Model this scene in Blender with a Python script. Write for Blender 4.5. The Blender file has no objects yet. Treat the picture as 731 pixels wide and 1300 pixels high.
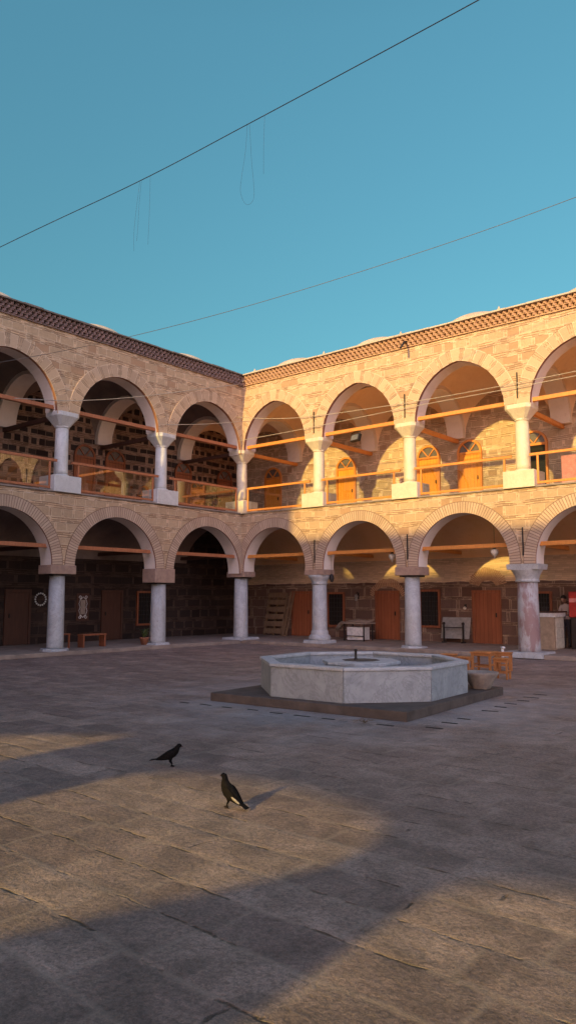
import bpy, bmesh, math, random
from mathutils import Vector, Matrix
R = math.radians
random.seed(7)
scene = bpy.context.scene
COL = scene.collection

# ------------------------------------------------------------------ node helpers
class NT:
    """tiny wrapper that builds shader math with python operators"""
    def __init__(s, tree): s.t = tree
    def node(s, kind, **kw):
        n = s.t.nodes.new(kind)
        for k, v in kw.items(): setattr(n, k, v)
        return n
    def put(s, sock, v):
        if isinstance(v, V): s.t.links.new(v.s, sock)
        elif hasattr(v, 'is_linked'): s.t.links.new(v, sock)
        elif isinstance(v, (tuple, list)):
            v = tuple(v)
            if sock.type == 'RGBA' and len(v) == 3: v = v + (1,)
            sock.default_value = v
        else:
            sock.default_value = v
    def m(s, op, *a, clamp=False):
        n = s.node('ShaderNodeMath', operation=op); n.use_clamp = clamp
        for i, x in enumerate(a): s.put(n.inputs[i], x)
        return V(s, n.outputs[0])
    def val(s, x): return s.m('ADD', x, 0.0)
    def uv(s):
        n = s.node('ShaderNodeUVMap'); n.uv_map = 'UVMap'
        return s.split(n.outputs[0])
    def split(s, sock):
        x = s.node('ShaderNodeSeparateXYZ'); s.put(x.inputs[0], sock)
        return [V(s, x.outputs[i]) for i in range(3)]
    def comb(s, x=0., y=0., z=0.):
        c = s.node('ShaderNodeCombineXYZ')
        for i, q in enumerate((x, y, z)): s.put(c.inputs[i], q)
        return c.outputs[0]
    def geo(s): return s.node('ShaderNodeNewGeometry').outputs['Position']
    def obj(s): return s.node('ShaderNodeTexCoord').outputs['Object']
    def rnd(s): return V(s, s.node('ShaderNodeObjectInfo').outputs['Random'])
    def noise(s, vec, scale, detail=4., rough=.55, dist=0., color=False):
        n = s.node('ShaderNodeTexNoise'); s.put(n.inputs['Vector'], vec)
        n.inputs['Scale'].default_value = scale; n.inputs['Detail'].default_value = detail
        n.inputs['Roughness'].default_value = rough; n.inputs['Distortion'].default_value = dist
        return n.outputs['Color'] if color else V(s, n.outputs['Fac'] if 'Fac' in n.outputs else n.outputs[0])
    def hash(s, x, y=0.):
        n = s.node('ShaderNodeTexWhiteNoise', noise_dimensions='2D'); s.put(n.inputs['Vector'], s.comb(x, y))
        return V(s, n.outputs['Value'])
    def mix(s, f, a, b, mode='MIX'):
        n = s.node('ShaderNodeMix', data_type='RGBA', blend_type=mode)
        s.put(n.inputs[0], f); s.put(n.inputs[6], a); s.put(n.inputs[7], b)
        return n.outputs[2]
    def ramp(s, f, lo, hi, a=0., b=1.):
        n = s.node('ShaderNodeMapRange'); s.put(n.inputs[0], f)
        for i, q in enumerate((lo, hi, a, b)): n.inputs[i+1].default_value = q
        return V(s, n.outputs[0])
    def bump(s, h, strength=.5, dist=.02, normal=None):
        n = s.node('ShaderNodeBump'); n.inputs['Strength'].default_value = strength
        n.inputs['Distance'].default_value = dist; s.put(n.inputs['Height'], h)
        if normal is not None: s.put(n.inputs['Normal'], normal)
        return n.outputs[0]
class V:
    def __init__(s, n, sock): s.n, s.s = n, sock
    def __add__(s, o): return s.n.m('ADD', s, o)
    def __radd__(s, o): return s.n.m('ADD', o, s)
    def __sub__(s, o): return s.n.m('SUBTRACT', s, o)
    def __rsub__(s, o): return s.n.m('SUBTRACT', o, s)
    def __mul__(s, o): return s.n.m('MULTIPLY', s, o)
    def __rmul__(s, o): return s.n.m('MULTIPLY', o, s)
    def __truediv__(s, o): return s.n.m('DIVIDE', s, o)
    def __lt__(s, o): return s.n.m('LESS_THAN', s, o)
    def __gt__(s, o): return s.n.m('GREATER_THAN', s, o)
    def floor(s): return s.n.m('FLOOR', s)
    def fract(s): return s.n.m('FRACT', s)
    def max(s, o): return s.n.m('MAXIMUM', s, o)
    def min(s, o): return s.n.m('MINIMUM', s, o)
    def sin(s): return s.n.m('SINE', s)
    def abs(s): return s.n.m('ABSOLUTE', s)

def material(name, fn):
    m = bpy.data.materials.new(name); m.use_nodes = True
    nt = m.node_tree; nt.nodes.clear()
    out = nt.nodes.new('ShaderNodeOutputMaterial'); p = nt.nodes.new('ShaderNodeBsdfPrincipled')
    nt.links.new(p.outputs[0], out.inputs[0])
    k = NT(nt)
    def setp(**kw):
        names = dict(color='Base Color', rough='Roughness', metal='Metallic', spec='Specular IOR Level', normal='Normal', emit='Emission Color', es='Emission Strength', coat='Coat Weight')
        for a, b in kw.items(): k.put(p.inputs[names[a]], b)
    fn(k, setp)
    return m

def mottled(name, c1, c2, scale=6., rough=.7, bump=.25, bscale=40., metal=0., spec=.4, world=False, lo=.35, hi=.65):
    def f(k, P):
        v = k.geo() if world else k.obj()
        n = k.noise(v, scale, 6., .6)
        col = k.mix(k.ramp(n, lo, hi), c1, c2)
        P(color=col, rough=rough, metal=metal, spec=spec)
        if bump: P(normal=k.bump(k.noise(v, bscale, 5.), bump, .01))
    return material(name, f)

def masonry(name, stoneA, stoneB, brick, joint, P=.47, hs=.28, bh=.0625, w=.62, div=.1, jh=.2, strength=.6, stain=.35, brick_above=99., upper=None):
    """stone courses framed by flat bricks: every course, block and brick gets its own tint"""
    def f(k, S):
        u, v, _ = k.uv()
        pos = k.comb(u, v)
        wob = k.noise(pos, .9, 2.) - .5
        wob2 = k.noise(pos, 7., 3.) - .5
        v = v + wob*.10 + wob2*.014
        u = u + wob2*.03
        row = v/P; ri = row.floor(); rf = row.fract()*P
        hsr = k.hash(ri, 3.3)*.09 + (hs-.045)
        stone = rf < hsr
        bq = (rf-hsr)/bh; bi = bq.floor(); bf = bq.fract()
        hj = (bf < jh)
        ub = u/.23 + k.hash(ri, bi)*5.
        vj = (ub.fract() < .055)
        jb = hj.max(vj)
        us = u + k.hash(ri, 1.7)*9. + (u*2.1+ri*4.7).sin()*.13
        sq = us/w; si = sq.floor(); sf = sq.fract()*w
        hh = k.hash(si, ri)
        dv = (sf < div)*(hh > .25)
        js = (sf < .016).max((sf > div-.016)*(sf < div)*(hh > .25)).max(rf < .014).max((rf > hsr-.012)*stone)
        j = k.m('ADD', stone*js, (1.-stone)*jb, clamp=True)
        isstone = stone*(1.-dv)
        scol = k.mix(k.hash(si*1.3, ri*2.1), stoneA, stoneB)
        g = k.noise(pos, 14., 5., .65)
        scol = k.mix(k.ramp(g, .3, .72)*.55, scol, tuple(c*.55 for c in stoneA))
        bcol = k.mix(k.hash(ub.floor(), ri*7.+bi), tuple(c*.68 for c in brick), tuple(min(1, c*1.22) for c in brick))
        col = k.mix(isstone, bcol, scol)
        wear = k.noise(pos, 3.1, 4.)
        col = k.mix(j*k.ramp(wear, .3, .6, .45, 1.), col, joint)
        # the flat joints between bricks are raked out in places, the recess shadow painted dark
        rake = (1.-stone)*hj*k.ramp(k.noise(pos, 2.3, 4.), .42, .50)
        col = k.mix(rake*.95, col, tuple(c*q for c, q in zip(brick, (.42, .34, .28))))
        odd = (k.hash(si*3.7, ri*1.9) > .86)*isstone
        col = k.mix(odd*.55, col, tuple(c*q for c, q in zip(stoneB, (.72, .56, .5))))
        streak = k.noise(k.comb(u*3.2, v*.22), 1.5, 5., .6)
        col = k.mix(k.ramp(streak, .55, .75)*.3, col, tuple(c*.5 for c in stoneB))
        big = k.noise(pos, .55, 5., .6)
        col = k.mix(k.ramp(big, .42, .72)*stain, col, tuple(c*.45 for c in stoneB))
        if upper:                                   # plain brickwork higher up the wall, brightened where the sunlit lunettes fall
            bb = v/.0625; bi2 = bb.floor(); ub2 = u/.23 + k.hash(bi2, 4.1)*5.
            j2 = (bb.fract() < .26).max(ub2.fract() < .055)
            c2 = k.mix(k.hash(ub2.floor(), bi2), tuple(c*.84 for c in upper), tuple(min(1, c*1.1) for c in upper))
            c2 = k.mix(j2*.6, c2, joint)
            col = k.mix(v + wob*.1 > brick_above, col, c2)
        S(color=col, rough=.88, spec=.2)
        h = (j-rake*1.9)*.8 + k.noise(pos, 30., 4.)*.5 + g*.4 + (1.-isstone)*.25
        S(normal=k.bump(h, strength*1.3, .024))
    return material(name, f)

def ring_mat(name, period, solid, joint_w, stone, brick, joint):
    """u runs along the arch, v across it: radial wedge stones and bricks"""
    def f(k, S):
        u, v, _ = k.uv()
        pos = k.comb(u, v)
        u = u + (k.noise(pos, 9., 3.)-.5)*.02
        q = u/period; i = q.floor(); r = q.fract()*period
        st = (r < solid)
        br = (r-solid)/.056; bf = br.fract()
        j = (st*(r < joint_w)).max((1.-st)*(bf < joint_w/.056))
        j = j.max(v > .955).max(v < .03)
        hh = k.hash(i, br.floor()*(1.-st))
        c = k.mix(st, k.mix(hh, tuple(x*.75 for x in brick), tuple(min(1, x*1.12) for x in brick)), k.mix(hh, tuple(x*.8 for x in stone), stone))
        g = k.noise(pos, 16., 5.)
        c = k.mix(k.ramp(g, .35, .75)*.4, c, tuple(x*.55 for x in stone))
        c = k.mix(j*.9, c, k.mix((1.-st)*k.ramp(k.noise(pos, 2.6, 3.), .42, .52), joint, tuple(x*.4 for x in stone)))
        S(color=c, rough=.88, spec=.2, normal=k.bump(j*-.6 + g*.5, .6, .015))
    return material(name, f)

def plaster_mat(name, a, b, dirt):
    def f(k, S):
        g = k.geo()
        n = k.noise(g, 1.3, 6., .6); n2 = k.noise(g, 9., 5., .65)
        c = k.mix(k.ramp(n, .35, .65), a, b)
        c = k.mix(k.ramp(n2, .55, .8)*.5, c, dirt)
        S(color=c, rough=.9, spec=.15, normal=k.bump(n2 + k.noise(g, 45., 3.)*.3, .25, .012))
    return material(name, f)

def marble_mat(name, a, b, vein, dirt=(.2, .17, .14), rough=.45):
    def f(k, S):
        o = k.geo()
        n = k.noise(o, 2.6, 7., .62, 1.2)
        c = k.mix(k.ramp(n, .35, .62), a, b)
        vn = (k.noise(o, 1.7, 8., .65, 2.2)-.5).abs()
        c = k.mix(k.ramp(vn, 0., .035, .55, 0.), c, vein)
        sp = k.noise(o, 21., 4., .6)
        c = k.mix(k.ramp(sp, .58, .75)*.55, c, dirt)
        st = k.noise(k.comb(*[q*s for q, s in zip(k.split(o), (5., 5., .9))]), 1.4, 5.)
        c = k.mix(k.ramp(st, .52, .75)*.4, c, dirt)
        S(color=c, rough=rough, spec=.35, normal=k.bump(sp, .18, .012))
    return material(name, f)

def wood_mat(name, a, b, rough=.5, plank=.0, axis='z'):
    def f(k, S):
        x, y, z = k.split(k.obj())
        w = x+y
        if axis == 'z': p = k.comb(x*14., y*14., z*1.1)
        elif axis == 'x': p = k.comb(x*1.1, y*14., z*14.)
        else: p = k.comb(x*6., y*6., z*6.)
        r = k.rnd()*7.
        n = k.noise(p, 1.6, 5., .6, .6)
        c = k.mix(k.ramp(n, .3, .7), a, b)
        if plank:
            q = w/plank
            c = k.mix(k.hash(q.floor(), r)*.45, c, tuple(t*.6 for t in a))
            c = k.mix((q.fract() < .07)*.8, c, tuple(t*.2 for t in a))
        bl = k.noise(k.geo(), 1.1, 4.)
        c = k.mix(k.ramp(bl, .45, .75)*.35, c, tuple(t*.5 for t in a))
        S(color=c, rough=rough, spec=.3, normal=k.bump(n, .15, .006))
    return material(name, f)

def plain(name, c, rough=.6, metal=0.):
    return mottled(name, c, tuple(x*.7 for x in c), 9., rough, .12, 60., metal)

M = {}
M['wall'] = masonry('facade_masonry', (.55, .39, .24), (.49, .34, .205), (.525, .36, .22), (.70, .54, .37), stain=.22, jh=.28, w=.47, hs=.225, P=.40)
M['backwall'] = masonry('gallery_masonry', (.55, .42, .29), (.46, .34, .23), (.63, .485, .34), (.72, .58, .43), P=.36, hs=.21, w=.42, div=.11, jh=.3, stain=.25)
M['backdark'] = masonry('dark_gallery_masonry', (.055, .037, .03), (.035, .023, .02), (.32, .20, .14), (.42, .29, .20), P=.36, hs=.21, w=.38, div=.12, jh=.3, stain=.3)  # near-black stones between red-brown bricks
M['lowdark'] = masonry('shade_darkened_ground_floor_masonry', (.05, .032, .026), (.03, .021, .018), (.075, .048, .036), (.085, .056, .042), P=.43, hs=.3, w=.6, div=.1, jh=.3, stain=.45)  # gallery shade painted into the left wing's lower back wall
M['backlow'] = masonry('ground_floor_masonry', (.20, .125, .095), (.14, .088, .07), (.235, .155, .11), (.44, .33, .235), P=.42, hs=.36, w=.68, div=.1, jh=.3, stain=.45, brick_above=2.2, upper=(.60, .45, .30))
M['southwall'] = masonry('rough_masonry', (.42, .31, .21), (.33, .24, .16), (.42, .29, .19), (.5, .4, .28))
M['ringup'] = ring_mat('stone_and_brick_voussoirs', .33, .20, .014, (.54, .385, .25), (.50, .345, .215), (.64, .48, .33))
M['ringlow'] = ring_mat('brick_voussoirs', .0725, .0, .017, (.44, .30, .19), (.52, .36, .225), (.20, .125, .08))
def ringlow(k, S):
    u, v, _ = k.uv(); pos = k.comb(u, v)
    u = u + (k.noise(pos, 9., 3.)-.5)*.012
    q = u/.0725; i = q.floor(); r = q.fract()
    j = (r < .24).max(v > .94)
    c = k.mix(k.hash(i, 2.), (.44, .315, .22), (.56, .415, .295))
    g = k.noise(pos, 16., 5.)
    c = k.mix(k.ramp(g, .35, .75)*.4, c, (.3, .2, .13))
    c = k.mix(j*.85, c, (.20, .125, .08))
    S(color=c, rough=.88, spec=.2, normal=k.bump(j*-.8 + g*.5, .7, .02))
M['ringlow'] = material('radial_brick', ringlow)
M['plaster'] = plaster_mat('vault_plaster', (.86, .64, .42), (.79, .56, .35), (.60, .41, .24))
M['bounceplaster'] = plaster_mat('bounce_tinted_vault_plaster', (.86, .57, .31), (.80, .50, .25), (.62, .37, .18))  # orange bounce light painted into the lower vault colour
M['shadeplaster'] = plaster_mat('shade_darkened_vault_plaster', (.26, .19, .15), (.18, .13, .105), (.12, .085, .07))  # left gallery shade painted into the plaster colour
M['soffit'] = plaster_mat('arch_soffit_plaster', (.76, .67, .58), (.68, .59, .50), (.52, .43, .35))
M['brickedge'] = mottled('red_brick_edge', (.28, .13, .075), (.22, .10, .06), 12., .9, .4)
M['cornice'] = mottled('cornice_brick', (.46, .29, .17), (.36, .21, .125), 9., .9, .4, world=True)
M['cornice_dark'] = mottled('dark_cornice_brick', (.25, .165, .14), (.15, .10, .085), 9., .9, .4, world=True)  # darker brick for the left wing's cornice
M['gfloor'] = mottled('gallery_floor_stone', (.68, .54, .40), (.56, .44, .32), 3., .8, .3, world=True)
M['roof'] = mottled('weathered_roof_slabs', (.17, .14, .12), (.11, .09, .08), 5., .85, .4, world=True)
M['dome'] = mottled('dome_render', (.47, .40, .31), (.37, .31, .24), 2.5, .85, .3)
M['marble'] = marble_mat('grey_marble_shaft', (.44, .45, .45), (.35, .36, .36), (.25, .25, .25))
M['pale'] = marble_mat('white_marble_shaft', (.60, .60, .57), (.53, .53, .50), (.44, .43, .41), (.38, .36, .32))
M['cream'] = marble_mat('cream_marble_shaft', (.66, .58, .44), (.60, .52, .38), (.50, .43, .31), (.46, .38, .26))
M['stained'] = marble_mat('rust_stained_marble', (.44, .42, .42), (.34, .31, .31), (.30, .2, .17), (.24, .15, .13))
def rust(k, S):
    o = k.geo(); x, y, z = k.split(o)
    n = k.noise(o, 2.6, 7., .62, 1.2)
    c = k.mix(k.ramp(n, .35, .62), (.42, .41, .41), (.34, .325, .32))
    st = k.noise(k.comb(x*2.4, y*2.4, z*.9), 1.25, 6., .65)
    c = k.mix(k.ramp(st, .47, .56)*.8, c, (.22, .115, .105))
    sp = k.noise(o, 21., 4., .6)
    c = k.mix(k.ramp(sp, .56, .72)*.5, c, (.25, .19, .17))
    S(color=c, rough=.55, spec=.3, normal=k.bump(sp+n, .3, .015))
M['stained'] = material('rust_stained_marble_shaft', rust)
M['basin'] = marble_mat('white_basin_marble', (.33, .355, .37), (.26, .285, .30), (.16, .175, .185), (.17, .18, .19), .6)
M['plinth'] = mottled('worn_plinth_stone', (.30, .24, .19), (.20, .155, .125), 3., .85, .5, 22., world=True)
M['slab'] = mottled('dark_slab_stone', (.105, .083, .07), (.06, .047, .04), 3.5, .8, .6, 18., world=True)
M['orange'] = wood_mat('orange_varnished_wood', (.68, .28, .065), (.55, .20, .045), .42)
M['orangedoor'] = wood_mat('orange_plank_wood', (.90, .37, .05), (.78, .29, .04), .42, .12)
M['redwood'] = wood_mat('red_brown_door_wood', (.32, .11, .05), (.22, .07, .034), .45, .14)
M['rustwood'] = wood_mat('red_brown_beam_wood', (.44, .17, .075), (.32, .11, .05), .5)
M['darkwood'] = wood_mat('dark_brown_wood', (.095, .042, .025), (.06, .026, .017), .6)
M['palewood'] = wood_mat('raw_plank_wood', (.26, .17, .10), (.17, .11, .065), .7)
M['stoolwood'] = wood_mat('honey_wood', (.48, .20, .065), (.34, .13, .045), .4)
M['iron'] = plain('dark_iron', (.035, .03, .028), .55, .4)
M['grey'] = plain('grey_painted_board', (.32, .31, .29), .6)
M['white'] = plain('white_paint', (.72, .71, .68), .5)
M['beige'] = plain('beige_laminate', (.42, .31, .21), .5)
M['creampanel'] = plain('cream_laminate', (.62, .58, .48), .5)
M['red'] = plain('red_paint', (.42, .03, .025), .45)
M['pink'] = plain('pink_label', (.72, .28, .27), .5)
M['black'] = plain('painted_black_void', (.012, .011, .010), .8)
M['clay'] = plain('terracotta', (.35, .14, .075), .75)
M['leaf'] = mottled('plant_leaf', (.05, .09, .03), (.09, .11, .04), 9., .55, 0)
M['leafy'] = mottled('dry_leaf', (.40, .26, .07), (.28, .16, .05), 9., .6, 0)
M['cloth'] = plain('dusty_cloth', (.36, .29, .23), .85)
M['basinrim'] = marble_mat('worn_white_marble', (.44, .46, .48), (.36, .38, .40), (.24, .26, .27), (.28, .28, .28), .6)
M['bowlstone'] = mottled('mortar_stone', (.30, .255, .21), (.19, .155, .13), 7., .85, .8, 26.)
M['cable'] = plain('cable_sheath', (.10, .085, .07), .5)
M['palecable'] = plain('pale_cable_sheath', (.42, .37, .30), .5)
M['feather'] = mottled('charcoal_feathers', (.004, .0038, .0042), (.009, .008, .0085), 40., .8, .3, 120., spec=.08)
M['featherwhite'] = mottled('white_feathers', (.28, .26, .24), (.18, .165, .155), 40., .7, .2, 120.)
M['birdleg'] = plain('bird_leg', (.12, .035, .03), .6)
M['skin'] = plain('skin', (.52, .31, .22), .5)
M['hair'] = plain('dark_hair', (.018, .013, .011), .5)
M['shirt'] = plain('pale_shirt', (.55, .47, .44), .85)
M['trouser'] = plain('dark_trousers', (.04, .04, .05), .85)
M['shoe'] = plain('dark_shoes', (.02, .02, .02), .5)
M['twig'] = plain('dry_twig', (.16, .12, .08), .9)
M['lampglass'] = plain('frosted_globe', (.72, .66, .55), .35)
M['steel'] = plain('brushed_metal', (.38, .36, .33), .4, .7)

def glass_nodes(name, tint, base):
    m = bpy.data.materials.new(name); m.use_nodes = True
    t = m.node_tree; t.nodes.clear(); k = NT(t)
    o = k.node('ShaderNodeOutputMaterial'); mx = k.node('ShaderNodeMixShader')
    tr = k.node('ShaderNodeBsdfTransparent'); gl = k.node('ShaderNodeBsdfGlossy'); fr = k.node('ShaderNodeFresnel')
    fr.inputs[0].default_value = base; tr.inputs[0].default_value = tint + (1,); gl.inputs['Roughness'].default_value = .01
    ge = k.node('ShaderNodeNewGeometry')
    f = k.m('MULTIPLY', fr.outputs[0], k.m('SUBTRACT', 1., ge.outputs['Backfacing']))     # one reflecting face per pane
    k.put(mx.inputs[0], f); t.links.new(tr.outputs[0], mx.inputs[1]); t.links.new(gl.outputs[0], mx.inputs[2])
    t.links.new(mx.outputs[0], o.inputs[0])
    return m
M['glass'] = glass_nodes('railing_glass', (.90, .92, .91), 2.6)
M['dimglass'] = glass_nodes('window_glass', (.35, .33, .31), 1.7)

def paving(k, S):
    x, y, z = k.split(k.geo())
    pos = k.comb(x, y)
    wob = k.noise(pos, .5, 3.)-.5
    rag = k.noise(pos, 7., 5., .65)-.5
    yy = y + wob*.20 + rag*.05 + x*.015
    xx = x + rag*.06 + wob*.1
    q = yy/.385; ri = q.floor(); rf = q.fract()
    L = .55 + k.hash(ri, 5.)*.5
    sx = xx/L + k.hash(ri, 9.)*7.; si = sx.floor(); sf = sx.fract()
    edge = rf.min(1.-rf)*.385
    edgex = sf.min(1.-sf)*L
    e = edge.min(edgex)
    n0 = k.noise(pos, .33, 4., .55); n1 = k.noise(pos, 1.3, 6., .62); n2 = k.noise(pos, 6.5, 7., .7); n3 = k.noise(pos, 34., 6., .68)
    worn = k.noise(pos, 1.9, 5., .6)                      # where the joints are open, filled or worn away
    opened = k.ramp(worn, .50, .56)*k.ramp(edge, .003, .012, 1., 0.)*k.ramp(k.noise(pos, 9., 3.), .40, .52)
    opened = opened.max(k.ramp(worn, .60, .66)*k.ramp(edgex, .004, .012, 1., 0.))
    filled = k.ramp(e, .006, .034, 1., 0.)*k.ramp(worn, .62, .45)
    hh = k.hash(si, ri); h2 = k.hash(ri*3.1, si*1.7)
    c = k.mix(hh, (.180, .127, .109), (.325, .24, .200))
    c = k.mix((h2 > .75)*.45, c, (.17, .118, .108))
    c = k.mix(k.ramp(n1, .40, .66)*.6, c, (.125, .092, .08))
    c = k.mix(k.ramp(n2, .50, .72)*.5, c, (.30, .23, .18))
    c = k.mix(k.ramp(n0, .45, .65)*.35, c, (.27, .215, .18))
    pit = k.ramp(n3, .58, .68)*k.ramp(n2, .42, .6)
    c = k.mix(pit*.7, c, (.075, .055, .048))
    c = k.mix(k.ramp(n3, .42, .32)*.35, c, (.34, .27, .21))
    grain = k.ramp(n3, .36, .64, .56, 1.38)*k.ramp(k.noise(pos, 95., 4., .7), .36, .64, .72, 1.25)
    grain = grain*k.ramp(k.noise(pos, 2.7, 6., .7, .8), .38, .62, .72, 1.22)
    c = k.mix(1., c, k.comb(grain, grain, grain), 'MULTIPLY')
    dx = x-11.8; dy = y+9.7                               # paler blue-grey patches on the flags round the fountain
    d = k.m('SQRT', dx*dx+dy*dy)
    bl = k.ramp(d + (n1-.5)*3., 2.0, 4.6, 1., 0.)*k.ramp(k.noise(pos, .8, 5., .65), .34, .56)
    c = k.mix(bl*.5, c, (.36, .37, .385))
    c = k.mix(filled*.40, c, (.33, .265, .215))
    c = k.mix(opened*.9, c, (.035, .027, .024))
    S(color=c, rough=k.ramp(n2, .3, .7, .46, .75), spec=.5)
    h = opened*-1.6 + filled*.18 + n2*1.0 + n3*.6 - pit*.5 + n1*1.1 + hh*.5*k.ramp(e, .0, .05)
    S(normal=k.bump(h, .8, .034))
M['paving'] = material('rough_stone_paving', paving)

# ------------------------------------------------------------------ mesh helpers
class MB:
    def __init__(s, xf=None): s.v = []; s.f = []; s.m = []; s.uv = {}; s.xf = xf or (lambda a, b, c: (a, b, c)); s.smooth = set()
    def p(s, x, y, z): s.v.append(s.xf(x, y, z)); return len(s.v)-1
    def face(s, idx, mat=0, uv=None, smooth=False):
        s.f.append(list(idx)); s.m.append(mat)
        if uv is not None: s.uv[len(s.f)-1] = uv
        if smooth: s.smooth.add(len(s.f)-1)
    def poly(s, pts, mat=0, uv=None): s.face([s.p(*q) for q in pts], mat, uv)
    def box(s, a, b, mat=0):
        (x0, y0, z0), (x1, y1, z1) = a, b
        i = [s.p(x, y, z) for z in (z0, z1) for y in (y0, y1) for x in (x0, x1)]
        for q in ((0, 1, 3, 2), (4, 6, 7, 5), (0, 4, 5, 1), (2, 3, 7, 6), (0, 2, 6, 4), (1, 5, 7, 3)): s.face([i[j] for j in q], mat)
    def hull_prism(s, bot, top, mat=0):
        """bot, top: equal lists of 3d points"""
        b = [s.p(*q) for q in bot]; t = [s.p(*q) for q in top]; n = len(b)
        s.face(b[::-1], mat); s.face(t, mat)
        for i in range(n): s.face([b[i], b[(i+1) % n], t[(i+1) % n], t[i]], mat)
    def lathe(s, prof, cx=0., cy=0., n=24, mat=0, caps=True, smooth=True, sq=None):
        rings = []
        for r, z in prof:
            rings.append([s.p(cx+r*math.cos(2*math.pi*i/n), cy+r*math.sin(2*math.pi*i/n), z) for i in range(n)])
        for a, b in zip(rings, rings[1:]):
            for i in range(n): s.face([a[i], a[(i+1) % n], b[(i+1) % n], b[i]], mat, smooth=smooth)
        if caps: s.face(rings[0][::-1], mat); s.face(rings[-1], mat)
    def loft(s, rings, mat=0, smooth=True, caps=True):
        ids = [[s.p(*q) for q in r] for r in rings]; n = len(ids[0])
        for a, b in zip(ids, ids[1:]):
            for i in range(n): s.face([a[i], a[(i+1) % n], b[(i+1) % n], b[i]], mat, smooth=smooth)
        if caps: s.face(ids[0][::-1], mat); s.face(ids[-1], mat)
    def tube(s, pts, r, n=8, mat=0):
        pts = [Vector(q) for q in pts]; rings = []
        rs = r if isinstance(r, (list, tuple)) else [r]*len(pts)
        up = Vector((0, 0, 1))
        for i, q in enumerate(pts):
            d = (pts[min(i+1, len(pts)-1)]-pts[max(i-1, 0)]).normalized()
            a = d.cross(up if abs(d.z) < .95 else Vector((1, 0, 0))).normalized(); b = a.cross(d)
            rings.append([tuple(q+rs[i]*(a*math.cos(2*math.pi*j/n)+b*math.sin(2*math.pi*j/n))) for j in range(n)])
        s.loft(rings, mat)
    def build(s, name, mats, parent=None, bevel=0., local=False, jitter=0., sub=0, wn=True):
        me = bpy.data.meshes.new(name)
        off = Vector((0, 0, 0))
        if parent is not None and not local:
            q = parent
            while q is not None: off += q.location; q = q.parent
        vs = [tuple(Vector(q)-off) for q in s.v]
        if jitter: vs = [tuple(c+random.uniform(-jitter, jitter) for c in q) for q in vs]
        me.from_pydata(vs, [], s.f); 
        if not isinstance(mats, (list, tuple)): mats = [mats]
        for m in mats: me.materials.append(m)
        me.polygons.foreach_set('material_index', s.m)
        me.polygons.foreach_set('use_smooth', [i in s.smooth for i in range(len(s.f))])
        ul = me.uv_layers.new(name='UVMap')
        for i, pl in enumerate(me.polygons):
            if i in s.uv:
                for li, c in zip(pl.loop_indices, s.uv[i]): ul.data[li].uv = c
            else:
                n = pl.normal; ax = max(range(3), key=lambda a: abs(n[a]))
                for li in pl.loop_indices:
                    c = s.v[me.loops[li].vertex_index]
                    ul.data[li].uv = (c[1], c[2]) if ax == 0 else (c[0], c[2]) if ax == 1 else (c[0], c[1])
        bm = bmesh.new(); bm.from_mesh(me); bmesh.ops.recalc_face_normals(bm, faces=bm.faces); bm.to_mesh(me); bm.free()
        me.update()
        o = bpy.data.objects.new(name, me); COL.objects.link(o); o.parent = parent
        if bevel:
            b = o.modifiers.new('bevel', 'BEVEL'); b.width = bevel; b.segments = 2; b.limit_method = 'ANGLE'
        if sub:
            b = o.modifiers.new('sub', 'SUBSURF'); b.levels = sub; b.render_levels = sub
        return o

def tag(o, label=None, cat=None, group=None, kind=None):
    if label: o['label'] = label
    if cat: o['category'] = cat
    if group: o['group'] = group
    if kind: o['kind'] = kind
    return o
def thing(name, label, cat, loc=(0, 0, 0), rz=0., group=None):
    o = bpy.data.objects.new(name, None); COL.objects.link(o); o.empty_display_size = .2
    o.location = loc; o.rotation_euler = (0, 0, rz)
    return tag(o, label, cat, group)
def copy_tree(o, parent=None):
    c = o.copy(); COL.objects.link(c); c.parent = parent
    for ch in [q for q in bpy.data.objects if q.parent is o]: copy_tree(ch, c)
    return c

# ------------------------------------------------------------------ ground
g = MB()
nx = 40
g.poly([(-220, -220, 0), (220, -220, 0), (220, 220, 0), (-220, 220, 0)])
tag(g.build('courtyard_paving', M['paving']), 'rough stone flags paving the courtyard', None, None, 'structure')

# ------------------------------------------------------------------ the two arcaded wings
T = .6           # thickness of the facade wall
D = 3.6          # depth of the galleries
FLOOR, TOP = 4.73, 9.60
RX = [-.3, 3.37, 7.0, 10.7, 14.4, 18.1, 21.8]            # column axes of the sunlit wing (along +X)
LY = [-.3, 3.70, 7.58, 11.45, 15.3, 19.1]          # of the shaded wing (along -Y, measured from the corner)
def xr(s, t, z): return (s, t, z)
def xl(s, t, z): return (-t, -s, z)

right = thing('arcaded_wing', 'sunlit golden stone wing with two storeys of arches facing the fountain', 'building', (7.2, 1.8, 0))
left = thing('arcaded_wing', 'shaded pinkish stone wing with two storeys of arches, its gallery rails glazed', 'building', (-1.8, -7.5, 0))

def arch_pts(c, w, zs, h, n=28):
    """half width w, springing zs, rise h; pointed when h > w"""
    if h <= w*1.001:
        return [(c-w*math.cos(math.pi*i/n), zs+h*math.sin(math.pi*i/n)) for i in range(n+1)]
    r = (w*w+h*h)/(2*w); o = r-w; a0 = math.asin(h/r); k = n//2
    L = [(c+o-r*math.cos(a0*i/k), zs+r*math.sin(a0*i/k)) for i in range(k+1)]
    return L+[(2*c-x, z) for x, z in L[::-1][1:]]

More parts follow.
